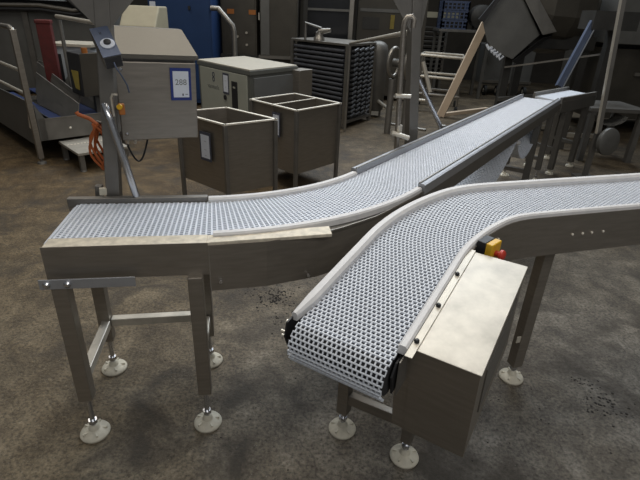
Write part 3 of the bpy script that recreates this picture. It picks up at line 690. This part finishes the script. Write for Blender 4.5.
# step platform
sp_ = thing('step_platform', 'low steel step with ribbed tread below the trough machine', 'step', (-2.75, 5.1, 0))
D0 = Vector((-2.64, 4.89)); pa = Vector((-.70, .714)); pb = Vector((.714, .70))
def pbx(a0, a1, b0, b1, z0, z1): 
    q = lambda a, b, z: (*(D0 + pa * a + pb * b), z)
    return MB().hexa([q(a0, b0, z0), q(a1, b0, z0), q(a1, b1, z0), q(a0, b1, z0), q(a0, b0, z1), q(a1, b0, z1), q(a1, b1, z1), q(a0, b1, z1)])
pbx(0, .64, 0, .55, .185, .215).build('tread', 'tread', sp_, bev=.004)
rv = MB()
for k in range(14):
    q = D0 + pa * .40 + pb * (.03 + .037 * k); rv.box((*q, .217), (.02, .012, .004), .8)
rv.build('tread_studs', 'rim', sp_)
for a, b in ((.04, .04), (.60, .04), (.04, .51), (.60, .51)):
    q = D0 + pa * a + pb * b; MB().box((*q, .10), (.05, .05, .17), .8).build('leg', 'steel_dark', sp_); 
    MB().lathe((*q, 0), [(.035, 0), (.03, .015), (.02, .02)], 12).build('foot_pad', 'steel_dark', sp_)

# red column, pale cabinet, dark motor box
rc = thing('red_column', 'dull red upright column behind the trough machine', 'column', (-3.77, 6.75, 0))
MB().box((-3.77, 6.75, .70), (.17, .15, 1.40), .3).build('shaft', 'red_dull', rc, bev=.01)
MB().box((-3.77, 6.75, 1.42), (.19, .17, .05), .3).build('cap', 'red_dull', rc, bev=.012)
wc = thing('white_cabinet', 'pale bluish cabinet standing behind the red column', 'cabinet', (-3.6, 7.2, 0))
MB().bb(-3.95, -3.35, 7.05, 7.6, .06, 1.10).build('body', 'pale_white', wc, bev=.01)
MB().bb(-3.98, -3.32, 7.02, 7.63, 1.10, 1.14).build('top', 'cream', wc, bev=.005)
MB().bb(-3.94, -3.78, 7.035, 7.05, .2, 1.0).build('door', 'black', wc)
for x in (-3.9, -3.4):
    for y in (7.1, 7.55): MB().cyl((x, y, 0), (x, y, .07), .03, 10).build('foot_pad', 'black', wc)
MB().tube([(-3.52, 7.0, .55), (-3.52, 7.0, .95), (-3.40, 7.0, .97)], .02, 8).build('grab_rail', 'pipe_dull', wc, smooth=True)
db = thing('motor_box', 'dark box with faded yellow label beside the upright post', 'box', (-2.95, 6.0, .55))
MB().hexa([(-3.16, 6.0, .66), (-2.99, 5.93, .62), (-2.93, 6.25, .62), (-3.10, 6.30, .66), (-3.15, 6.0, 1.14), (-2.97, 5.93, 1.12), (-2.91, 6.25, 1.12), (-3.09, 6.3, 1.14)]).build('housing', 'black', db, bev=.01)
MB().hexa([(-2.985, 5.935, .62), (-2.80, 6.02, .64), (-2.74, 6.25, .64), (-2.93, 6.25, .62), (-2.965, 5.935, 1.12), (-2.78, 6.02, 1.13), (-2.72, 6.25, 1.13), (-2.91, 6.25, 1.12)]).build('cover', 'dark_warm', db, bev=.004)
MB().hexa([(-3.09, 5.962, .72), (-3.03, 5.938, .70), (-3.03, 5.944, .70), (-3.09, 5.968, .72), (-3.115, 5.975, .93), (-3.01, 5.93, .92), (-3.01, 5.938, .92), (-3.115, 5.983, .93)]).build('yellow_label', 'label_y', db, label='faded yellow label')
MB().cyl((-2.95, 6.05, 1.12), (-2.95, 6.05, 1.18), .035, 12).build('cable_gland', 'amber', db)
MB().box((-2.92, 6.12, .32), (.07, .07, .64), .8).build('stand', 'steel_shade', db)
# cables and grey machine along the back left
gm = thing('grey_machine', 'grey machine housing with hanging cables at the far left', 'machine', (-5.3, 9.5, 0))
MB().bb(-6.8, -4.05, 9.4, 10.4, .05, 1.55).build('body', 'darkgrey', gm, bev=.01)
MB().bb(-6.9, -4.0, 9.3, 10.4, 1.66, 2.3).build('hood', 'pale_white', gm, bev=.01)
MB().bb(-6.8, -4.05, 9.45, 10.4, 1.55, 1.66).build('neck', 'black', gm)
for k, (z, dx) in enumerate(((1.60, 0), (1.53, .2))):
    MB().tube([(-6.8 + dx, 9.32, z), (-6.0, 9.30, z - .04), (-5.2, 9.3, z - .02), (-4.6, 9.3, z - .08), (-4.1, 9.3, z)], .035, 8).build('cable', 'black' if k else 'pipe_dull', gm, smooth=True)
MB().tube([(-5.0, 9.28, 1.95), (-4.7, 9.28, 1.72), (-4.35, 9.28, 1.42)], .03, 8).build('cable', 'rubber', gm, smooth=True)
for x in (-5.7, -5.1, -4.6): MB().cyl((x, 9.3, 1.83), (x, 9.24, 1.83), .06, 12).build('knob', 'black', gm)
for x in (-5.6, -4.3): MB().bb(x, x + .1, 9.35, 9.45, 0, 1.5).build('leg', 'steel_dark', gm)
gr = thing('guard_rail', 'pale tubular rail running toward the upright post from the left', 'railing', (-3.3, 6.6, 0))
MB().tube([(-3.45, 6.5, 1.50), (-2.40, 5.6, 1.46)], .024, 10).build('rail', 'pipe', gr, smooth=True)
for x, y in ((-3.40, 6.46), (-2.42, 5.62)): MB().tube([(x, y, 0), (x, y, 1.46)], .024, 10).build('upright', 'steel_dark', gr, smooth=True)

# ------------------------------------------------------------------ background left to middle
bc = thing('blue_cabinet', 'tall navy blue cabinet at the back of the hall', 'cabinet', (-2.6, 9.4, 0))
MB().bb(-3.15, -2.06, 9.0, 9.8, .05, 2.25).build('body', 'blue', bc, bev=.01)
MB().bb(-3.12, -2.09, 8.985, 9.0, .12, 2.2).build('door', 'blue', bc, bev=.004)
MB().bb(-2.45, -2.41, 8.96, 8.985, 1.62, 1.68).build('handle', 'black', bc)
for x in (-3.1, -2.1): MB().bb(x - .04, x + .04, 9.05, 9.7, 0, .05).build('plinth', 'black', bc)
notice('white paper label on the tall navy blue cabinet', (-3.06, 8.982, 1.60), (1, 0, 0), (0, 0, 1), .10, .25, None, [], 'ink')
bg = thing('beige_machine', 'beige sloping machine hood behind the electrical cabinet', 'machine', (-2.6, 7.2, 0))
MB().extr([(-2.88, 7.0, 1.36), (-2.88, 7.0, 1.40), (-2.88, 7.25, 1.66), (-2.88, 7.6, 1.66), (-2.88, 7.6, 1.36)], (.50, 0, 0)).build('hood', 'beige', bg, bev=.02)
MB().bb(-2.85, -2.42, 7.05, 7.6, .05, 1.36).build('body', 'dark', bg)
for x in (-2.8, -2.5):
    for y in (7.1, 7.5): MB().cyl((x, y, 0), (x, y, .06), .03, 10).build('foot_pad', 'black', bg)
MB().tube([(-2.95, 6.96, 1.40), (-2.93, 6.95, 1.33), (-2.88, 6.98, 1.28)], .035, 10).build('elbow_pipe', 'pipe', bg, smooth=True)
MB().bb(-2.80, -2.66, 7.03, 7.05, 1.18, 1.34).build('data_plate', 'paper', bg)
for i, (x0, x1, z1, lab) in enumerate(((-2.02, -1.36, 2.3, 'dark upright cabinet with two amber marks, next to the navy blue cabinet'),
                                       (-1.30, -.60, 2.3, 'plain dark upright cabinet with pale foot rail, behind the sage grey machine'))):
    k = thing('dark_cabinet', lab, 'cabinet', ((x0 + x1) / 2, 10, 0))
    MB().bb(x0, x1, 9.6, 10.5, .25, z1).build('body', 'dark_warm', k, bev=.01)
    MB().bb(x0 + .03, x1 - .03, 9.585, 9.6, .35, z1 - .05).build('door', 'dark_warm', k, bev=.004)
    MB().bb(x0 - .02, x1 + .02, 9.5, 10.5, .84, .89).build('ledge', 'pipe_dull' if i else 'dark', k)
    for x in (x0 + .05, x1 - .05): MB().bb(x - .04, x + .04, 9.65, 10.4, 0, .25).build('leg', 'dark', k)
    if i == 0:
        for x in (-1.90, -1.50): MB().bb(x, x + .13, 9.578, 9.585, 1.58, 1.66).build('amber_mark', 'amber', k)
        for x, z in ((-1.72, 1.20), (-1.55, 1.06), (-1.55, 1.27)): MB().cyl((x, 9.585, z), (x, 9.56, z), .022, 10).build('knob', 'pipe', k)
    else:
        MB().bb(x0 + .02, x0 + .18, 9.57, 9.585, .9, 2.2).build('edge_frame', 'darkgrey', k)
        MB().bb(x0 - .02, x0 + .0, 9.56, 9.6, 1.5, 1.62).build('hinge', 'pipe', k)
ap = thing('pipe_arch', 'bent grey tube frame next to the navy blue cabinet', 'frame', (-1.8, 9.0, 0))
MB().tube([(-2.05, 8.93, 1.66), (-1.92, 8.93, 1.66), (-1.68, 8.93, 1.40), (-1.66, 8.93, 1.3), (-1.66, 8.93, 0)], .045, 10).build('tube', 'pipe_dull', ap, smooth=True)
MB().tube([(-1.66, 8.93, .03), (-1.9, 8.93, .03)], .045, 10).build('foot', 'pipe_dull', ap, smooth=True)
gc = thing('glazed_cabinet', 'tall dark glazed cabinet with steel corner post behind the coil unit', 'cabinet', (-.05, 10.2, 0))
MB().bb(-.5, .36, 9.95, 10.8, .1, 2.4).build('body', 'glass_dark', gc)
for x in (-.47, .40): MB().bb(x - .04, x + .04, 9.88, 9.95, 0, 2.45).build('corner_post', 'pipe_dull' if x > 0 else 'dark', gc)
for z in (1.72, 1.2): MB().bb(-.46, .36, 9.90, 9.95, z - .02, z + .02).build('cross_rail', 'darkgrey', gc)
hb = thing('hygiene_machine', 'broad dark machine with a pale data plate behind the guard tubes', 'machine', (1.2, 10.7, 0))
MB().bb(.55, 1.95, 10.52, 11.3, .1, 2.4).build('body', 'dark_warm', hb, bev=.01)
MB().bb(.60, 1.90, 10.50, 10.52, 1.72, 1.78).build('trim_bar', 'darkgrey', hb)
MB().bb(.66, 1.0, 10.505, 10.52, 1.40, 1.62).build('panel', 'dark', hb)
MB().bb(1.22, 1.30, 10.49, 10.52, 1.42, 1.68).build('data_plate', 'label_y', hb)
for x in (.6, 1.8): MB().bb(x, x + .1, 10.55, 11.2, 0, .1).build('foot_pad', 'black', hb)

# tubular guard frame between coil unit and second post
tg = thing('safety_railing', 'bent stainless tube railing with long bright rail from the coil unit to the farther post', 'railing', (.5, 4.3, 0))
MB().tube([(.31, 7.42, 1.29), (.575, 3.40, 1.605)], .018, 10).build('rail', 'pipe', tg, smooth=True, label='bright upper rail')
MB().tube([(.475, 3.06, 0), (.475, 3.05, .9), (.435, 3.04, 1.62), (.437, 3.04, 1.662), (.45, 3.04, 1.685), (.475, 3.04, 1.69), (.490, 3.04, 1.675), (.490, 3.04, 1.63)], .0165, 10).build('upright', 'steel', tg, smooth=True)
MB().tube([(.31, 7.42, 0), (.31, 7.42, 1.29)], .02, 10).build('upright', 'pipe_dull', tg, smooth=True)
MB().tube([(.425, 3.02, 1.245), (.525, 3.05, 1.24)], .013, 8).build('crossbar', 'pipe', tg, smooth=True)
MB().tube([(.425, 3.0, 1.02), (.54, 3.02, .985)], .016, 8).build('crossbar', 'pipe', tg, smooth=True)
MB().tube([(.475, 3.05, .99), (.475, 3.05, 1.06)], .022, 10).build('collar', 'pipe', tg, smooth=True)
vs_ = thing('pressure_vessel', 'tall dull steel vessel with domed end standing right beside the coil unit', 'vessel', (.86, 8.75, 0))
MB().lathe((.86, 8.75, .12), [(.15, 0), (.17, .03), (.17, 1.0), (.15, 1.09), (.09, 1.14), (.03, 1.155)], 20).build('shell', 'steel_shade', vs_, smooth=True)
for k in range(3): MB().cyl((.86 + .12 * cos(2.1 * k), 8.75 + .12 * sin(2.1 * k), 0), (.86 + .12 * cos(2.1 * k), 8.75 + .12 * sin(2.1 * k), .15), .02, 8).build('leg', 'steel_dark', vs_)
MB().tube([(.92, 8.60, .30), (1.05, 8.3, .24), (1.15, 8.15, .26)], .03, 8).build('drain_pipe', 'pipe', vs_, smooth=True)

# pump wheels between coil unit and post
pw = thing('pump_unit', 'steel pump with two ring flanges between the coil unit and the upright post', 'pump', (1.2, 7.6, 0))
for x, y in ((.98, 7.45), (1.20, 7.25)):
    ring = MB(); c = Vector((x, y, 1.05));
    e1 = Vector((.75, .66, 0)); pts = [c + e1 * .13 * cos(2 * pi * k / 24) + Vector((0, 0, .20 * sin(2 * pi * k / 24))) for k in range(25)]
    ring.tube(pts, .03, 8).build('ring_flange', 'pipe_dull', pw, smooth=True)
    MB().tube([(x, y, 0), (x, y, .82)], .05, 10).build('stand', 'steel_dark', pw, smooth=True)
MB().tube([(.98, 7.45, 1.05), (1.20, 7.25, 1.05)], .06, 12).build('shaft', 'steel_shade', pw, smooth=True)
MB().tube([(1.0, 7.5, .55), (1.45, 7.1, .58)], .02, 8).build('tie_bar', 'pipe', pw, smooth=True)
MB().tube([(1.0, 7.5, .14), (1.5, 7.05, .16)], .02, 8).build('tie_bar', 'pipe_dull', pw, smooth=True)
MB().tube([(1.36, 7.2, 1.10), (1.50, 7.1, .70)], .03, 8).build('lever', 'pipe', pw, smooth=True)

# ------------------------------------------------------------------ background right of middle
tc_ = thing('tubular_cart', 'pale tubular cart on casters behind the cream beam', 'cart', (2.3, 9.7, 0))
for z, m in ((1.0, 'pipe'), (.62, 'pipe'), (.30, 'pipe_dull')):
    MB().tube([(1.75, 9.55, z + .03), (2.55, 9.45, z), (2.72, 10.2, z), (1.95, 10.3, z + .02), (1.75, 9.55, z + .03)], .026, 8).build('rail', m, tc_, smooth=True)
for x, y in ((1.78, 9.55), (2.54, 9.46), (2.70, 10.18), (1.96, 10.28)):
    MB().tube([(x, y, .12), (x, y, 1.0)], .026, 8).build('upright', 'pipe_dull', tc_, smooth=True)
    MB().cyl((x - .02, y, .06), (x + .02, y, .06), .06, 14).build('caster', 'rubber', tc_, smooth=True)
sh = thing('slatted_rack', 'dark slatted rack at the back behind the tubular cart', 'rack', (2.45, 12.2, 0))
for x in (2.2, 2.75): MB().bb(x - .03, x + .03, 12.1, 12.8, 0, 1.62).build('side_frame', 'steel_dark', sh)
for k in range(12): MB().bb(2.2, 2.75, 12.1, 12.8, .35 + k * .1, .37 + k * .1).build('shelf', 'steel_shade', sh)
MB().bb(2.1, 3.0, 12.06, 12.8, 1.66, 1.78).build('top_cap', 'beige', sh)
# blue crates, one over another
def crate(x, y, z, lab):
    t = thing('blue_crate', lab, 'crate', (x, y, z), 'blue crates stacked on the pallet table')
    MB().bb(x - .28, x + .28, y - .2, y + .2, z, z + .015).build('crate_floor', 'blue_crate', t)
    fr = MB()
    for sx, sy, lx, ly in ((0, -.2, .56, .02), (0, .2, .56, .02), (-.28, 0, .02, .4), (.28, 0, .02, .4)):
        fr.box((x + sx, y + sy, z + .015), (lx, ly, .03)); fr.box((x + sx, y + sy, z + .165), (lx, ly, .035)); fr.box((x + sx, y + sy, z + .09), (lx, ly, .02))
        n = 7
        for k in range(n):
            f = (k / (n - 1) - .5); fr.box((x + sx + (f * lx if lx > .1 else 0), y + sy + (f * ly if ly > .1 else 0), z + .09), (.03, .03, .16))
    fr.build('crate_wall', 'blue_crate', t)
    return t
tb_ = thing('pallet_table', 'dark table carrying the stacked blue crates at the back', 'table', (3.05, 11.7, 0))
MB().bb(2.4, 3.56, 11.3, 12.0, 1.40, 1.45).build('table_top', 'steel_dark', tb_)
for x in (2.45, 3.51):
    for y in (11.35, 11.95): MB().bb(x - .03, x + .03, y - .03, y + .03, 0, 1.40).build('leg', 'steel_shade', tb_)
for i, (x, z, l) in enumerate(((2.72, 1.45, 'lowest blue crate of the near stack at the back'), (2.72, 1.637, 'second blue crate up in the stack at the back'), (2.72, 1.824, 'topmost blue crate of the stack at the back'),
                               )): crate(x, 11.6, z, l)
fan = thing('motor_fan', 'round dark motor beside the blue crates', 'motor', (3.32, 11.55, 1.45))
MB().lathe((3.32, 11.75, 1.72), [(.20, 0), (.24, .03), (.24, .3), (.16, .34), (.05, .36)], 22, axis=(0, -1, 0)).build('casing', 'dark', fan, smooth=True)
MB().bb(3.2, 3.44, 11.5, 11.7, 1.45, 1.52).build('mount', 'dark', fan)
MB().cyl((3.32, 11.38, 1.72), (3.32, 11.36, 1.72), .05, 12).build('hub', 'red_dull', fan)

bm_ = thing('diagonal_beam', 'cream diagonal beam leaning up to the drum from the floor', 'beam', (2.14, 8.97, 0))
MB().bar((2.14, 8.97, .02), (2.66, 8.92, 1.62), .13, .06, up=(0, 1, 0)).build('beam', 'cream_beam', bm_)
MB().bar((2.10, 8.97, .03), (3.3, 9.9, .03), .08, .06).build('floor_bar', 'cream_beam', bm_)
MB().bar((2.20, 9.04, .03), (2.72, 8.98, 1.62), .08, .06, up=(0, 1, 0)).build('back_strip', 'dark', bm_)

tr = thing('caster_trolley', 'dull grey box trolley on casters under the drum', 'trolley', (4.1, 12.2, 0))
MB().bb(3.75, 4.9, 12.0, 12.8, .26, 1.15).build('body', 'darkgrey', tr, bev=.02)
MB().bb(3.73, 4.92, 11.97, 12.0, .30, .36).build('bumper', 'pipe_dull', tr)
for x in (3.85, 4.15, 4.8):
    MB().cyl((x - .03, 12.02, .12), (x + .03, 12.02, .12), .12, 16).build('caster', 'rubber', tr, smooth=True)
    MB().cyl((x - .035, 12.02, .12), (x + .035, 12.02, .12), .05, 12).build('caster_hub', 'pipe', tr, smooth=True)
MB().tube([(3.66, 11.9, 1.20), (3.75, 11.9, 1.14), (3.9, 11.9, 1.10)], .05, 8).build('handle', 'rim', tr, smooth=True)

# tilted drum with frame
dm = thing('tumbler_drum', 'big tilted grey drum on a dark frame above the end of the long conveyor', 'drum', (3.1, 7.9, 0))
dface = [(2.33, 8.0, 1.67), (2.46, 8.0, 1.37), (2.66, 8.0, 1.21), (2.91, 8.0, 1.13), (3.26, 8.0, 1.50), (2.90, 8.0, 1.97), (2.78, 8.0, 2.12), (2.58, 8.0, 2.02)]
dback = Vector((.22, .45, .06))
MB().extr(dface, dback).build('drum_body', 'darkgrey', dm, bev=.01)
MB().hexa([(3.255, 7.88, 1.50), (3.47, 7.92, 1.555), (3.60, 8.35, 1.60), (3.40, 8.35, 1.55), (2.84, 7.93, 2.03), (3.04, 7.95, 2.06), (3.2, 8.4, 2.10), (3.0, 8.4, 2.05)]).build('flange', 'pipe_dull', dm, bev=.006, label='pale flange along the drum edge')
MB().hexa([(2.90, 7.98, 1.10), (2.98, 8.0, 1.07), (3.18, 8.45, 1.10), (3.10, 8.45, 1.14), (3.26, 7.88, 1.46), (3.42, 7.92, 1.50), (3.6, 8.35, 1.50), (3.45, 8.35, 1.46)]).build('flange', 'black', dm, bev=.006)
MB().lathe((3.75, 8.75, 1.90), [(.35, -.75), (.62, -.55), (.70, -.2), (.70, .15), (.50, .40)], 14, axis=(.95, .3, .0), phase=.2).build('drum_shell', 'dark_warm', dm)
MB().bb(3.2, 4.25, 8.2, 9.0, 1.30, 1.50).build('cradle', 'dark', dm)
MB().hexa([(2.50, 7.93, 2.03), (2.60, 7.93, 2.08), (2.62, 8.05, 2.08), (2.52, 8.05, 2.03), (2.25, 7.9, 1.68), (2.33, 7.9, 1.64), (2.35, 8.02, 1.64), (2.27, 8.02, 1.68)]).build('arm', 'black', dm)
for p, q in (((2.95, 8.3, 0), (2.95, 8.3, 1.3)), ((4.15, 8.3, 0), (4.15, 8.3, 1.7)), ((3.25, 8.6, 0), (3.25, 8.6, 1.5)), ((4.0, 7.3, 0), (3.98, 7.3, 1.7))):
    MB().bar(p, q, .12, .12).build('frame_post', 'dark', dm)
MB().bar((2.85, 8.1, .5), (4.15, 8.3, .62), .06, .06).build('frame_rail', 'steel_shade', dm)
MB().bar((2.85, 8.1, 1.0), (4.1, 7.4, 1.32), .025, .025).build('tie_rod', 'pipe_dull', dm)
MB().bar((2.80, 8.06, .06), (4.2, 8.25, .06), .08, .06).build('floor_bar', 'pipe', dm)
MB().bar((3.16, 6.75, .90), (3.56, 7.05, 1.76), .085, .06, up=(0, 1, 0)).build('chute_brace', 'slate', dm, label='blue-grey sloping brace')
MB().bar((3.20, 6.71, .90), (3.60, 7.01, 1.76), .018, .01, up=(0, 1, 0)).build('brace_edge', 'steel_bright', dm)
MB().bb(3.5, 4.1, 6.95, 7.35, 1.62, 1.85).build('brace_block', 'dark', dm)
wr = MB()
for k in range(5): wr.tube([(2.47 + .05 * k, 8.02, 1.33 - .035 * k), (2.51 + .05 * k, 7.98, 1.26 - .035 * k), (2.56 + .05 * k, 8.0, 1.29 - .03 * k)], .02, 6)
wr.build('wrapping', 'paper', dm, smooth=True)

pd = thing('pole_stand', 'tall thin steel pole with a round disc near the far end of the conveyor', 'pole', (3.2, 5.5, 0))
MB().bar((2.99, 5.5, 2.1), (3.165, 5.5, .55), .05, .03).build('pole', 'steel_dark', pd)
MB().bar((2.965, 5.5, 2.1), (3.14, 5.5, .55), .012, .035).build('pole_edge', 'pipe', pd)
MB().bar((3.165, 5.52, .60), (3.165, 5.52, 0), .05, .05).build('stand_leg', 'steel_shade', pd)
MB().lathe((3.26, 5.48, .47), [(.14, 0), (.155, .02), (.155, .06), (.13, .075), (.04, .08)], 26, axis=(.35, -.9, .1)).build('disc', 'darkgrey', pd, smooth=True)
MB().box((3.165, 5.52, .015), (.22, .22, .03)).build('base_plate', 'steel_shade', pd)

tt = thing('work_table', 'dark steel table with a curved chute at the right of the conveyor end', 'table', (3.8, 6.6, 0))
MB().bb(3.45, 4.20, 6.30, 7.0, .66, .71).build('table_top', 'steel_shade', tt, bev=.004)
for x, y in ((3.5, 6.35), (4.15, 6.35), (3.5, 6.95), (4.15, 6.95)): MB().bb(x - .035, x + .035, y - .035, y + .035, 0, .66).build('leg', 'steel_shade', tt)
MB().bb(3.5, 4.15, 6.93, 6.97, .18, .24).build('stretcher', 'pipe', tt)
ch = MB()
for k in range(8):
    a0, a1 = pi * k / 8 - pi, pi * (k + 1) / 8 - pi; c = Vector((3.72, 6.25, .62)); r = .2
    ch.hexa([c + Vector((r * cos(a0), 0, r * .6 * sin(a0) )), c + Vector((r * cos(a1), 0, r * .6 * sin(a1))), c + Vector((r * cos(a1), .3, r * .6 * sin(a1))), c + Vector((r * cos(a0), .3, r * .6 * sin(a0))),
             c + Vector((r * .94 * cos(a0), 0, r * .56 * sin(a0))), c + Vector((r * .94 * cos(a1), 0, r * .56 * sin(a1))), c + Vector((r * .94 * cos(a1), .3, r * .56 * sin(a1))), c + Vector((r * .94 * cos(a0), .3, r * .56 * sin(a0)))])
ch.build('chute', 'darkgrey', tt)
rm_ = thing('dark_machine', 'large dark machine block filling the right edge of the background', 'machine', (5.3, 8.6, 0))
MB().bb(4.45, 7.2, 8.2, 9.6, .25, 1.35).build('lower_body', 'dark_warm', rm_, bev=.01)
MB().bb(4.4, 7.3, 8.0, 9.6, 1.42, 2.05).build('upper_body', 'darkgrey', rm_, bev=.01)
MB().bb(4.5, 7.2, 8.1, 9.6, 2.05, 2.5).build('top_cover', 'beige', rm_)
MB().bb(4.5, 7.2, 8.3, 9.6, 1.35, 1.42).build('neck', 'black', rm_)
for x in (4.6, 5.8, 7.0): MB().bb(x - .06, x + .06, 8.3, 8.42, 0, .25).build('leg', 'dark', rm_)
MB().tube([(5.05, 8.0, 1.40), (5.2, 7.95, 1.10), (5.6, 7.95, 1.0)], .04, 8).build('hose', 'black', rm_, smooth=True)
MB().bb(5.0, 5.5, 8.16, 8.2, .95, 1.0).build('handle', 'pipe_dull', rm_)

# ------------------------------------------------------------------ grit on the floor
rnd = random.Random(3); g = MB()
def grit(cx, cy, sx, sy, n, r0, r1):
    for _ in range(n):
        x, y, r = rnd.gauss(cx, sx), rnd.gauss(cy, sy), rnd.uniform(r0, r1)
        k = rnd.randint(5, 7); ph = rnd.random() * 6
        pr = [(x + r * rnd.uniform(.6, 1.2) * cos(ph + 2 * pi * i / k), y + r * rnd.uniform(.6, 1.2) * sin(ph + 2 * pi * i / k)) for i in range(k)]
        g.add([(a, b, .0005) for a, b in pr] + [(x, y, r * .5)], [(i, (i + 1) % k, k) for i in range(k)])
grit(-.30, 2.62, .08, .07, 170, .002, .010); grit(-.15, 2.35, .06, .07, 70, .002, .008)
grit(1.45, 1.75, .07, .05, 60, .002, .009); grit(1.42, 1.92, .04, .03, 30, .002, .008); grit(0, 1.6, .9, .5, 90, .002, .006); grit(1.3, 1.6, .5, .3, 50, .002, .006)
tag(g.build('floor_grit', 'debris'), 'dark grit and crumbs scattered on the concrete', 'grit', kind='stuff')

# ------------------------------------------------------------------ camera
F = 470.0; pit = radians(26); rol = radians(2.6)
fw_ = Vector((0, cos(pit), -sin(pit))); rt = Vector((1, 0, 0)); up = rt.cross(fw_)
rt2 = rt * cos(rol) + up * sin(rol); up2 = up * cos(rol) - rt * sin(rol)
Mx = Matrix((rt2, up2, -fw_)).transposed().to_4x4(); Mx.translation = Vector((0, 0, 1.7))
cd = bpy.data.cameras.new('camera'); cam = bpy.data.objects.new('camera', cd); COL.objects.link(cam)
cam.matrix_world = Mx; cd.sensor_width = 36; cd.lens = F / 640 * 36; cd.clip_end = 60; cd.clip_start = .05
SC.camera = cam

# ------------------------------------------------------------------ light
def area(name, loc, target, sx, sy, power, col):
    l = bpy.data.lights.new(name, 'AREA'); l.shape = 'RECTANGLE'; l.size = sx; l.size_y = sy; l.energy = power; l.color = col
    o = bpy.data.objects.new(name, l); COL.objects.link(o); o.location = loc
    o.rotation_euler = (Vector(target) - Vector(loc)).to_track_quat('-Z', 'Y').to_euler(); return o
area('skylight_far', (1.5, 10.5, 7.0), (.3, 2.5, .5), 7, 3, 620, (.84, .92, 1.0))
area('skylight_over', (-.3, 3.6, 6.0), (-.2, 3.4, 0), 4, 3, 150, (1.0, .93, .82))
area('skylight_left', (-4.0, 6.5, 6.0), (-3, 5.5, 0), 4, 3, 90, (1.0, .92, .8))
area('fill_near', (1.6, -2.0, 4.6), (.4, 2.4, .5), 5, 2, 98, (1.0, .96, .90))  # added fill from behind the camera for faces turned toward it
w = bpy.data.worlds.new('world'); SC.world = w; w.use_nodes = True
w.node_tree.nodes['Background'].inputs[0].default_value = (.92, .96, 1.0, 1); w.node_tree.nodes['Background'].inputs[1].default_value = .13
SC.view_settings.view_transform = 'Standard'; SC.view_settings.look = 'None'
SC.view_settings.exposure = 0; SC.view_settings.gamma = 1
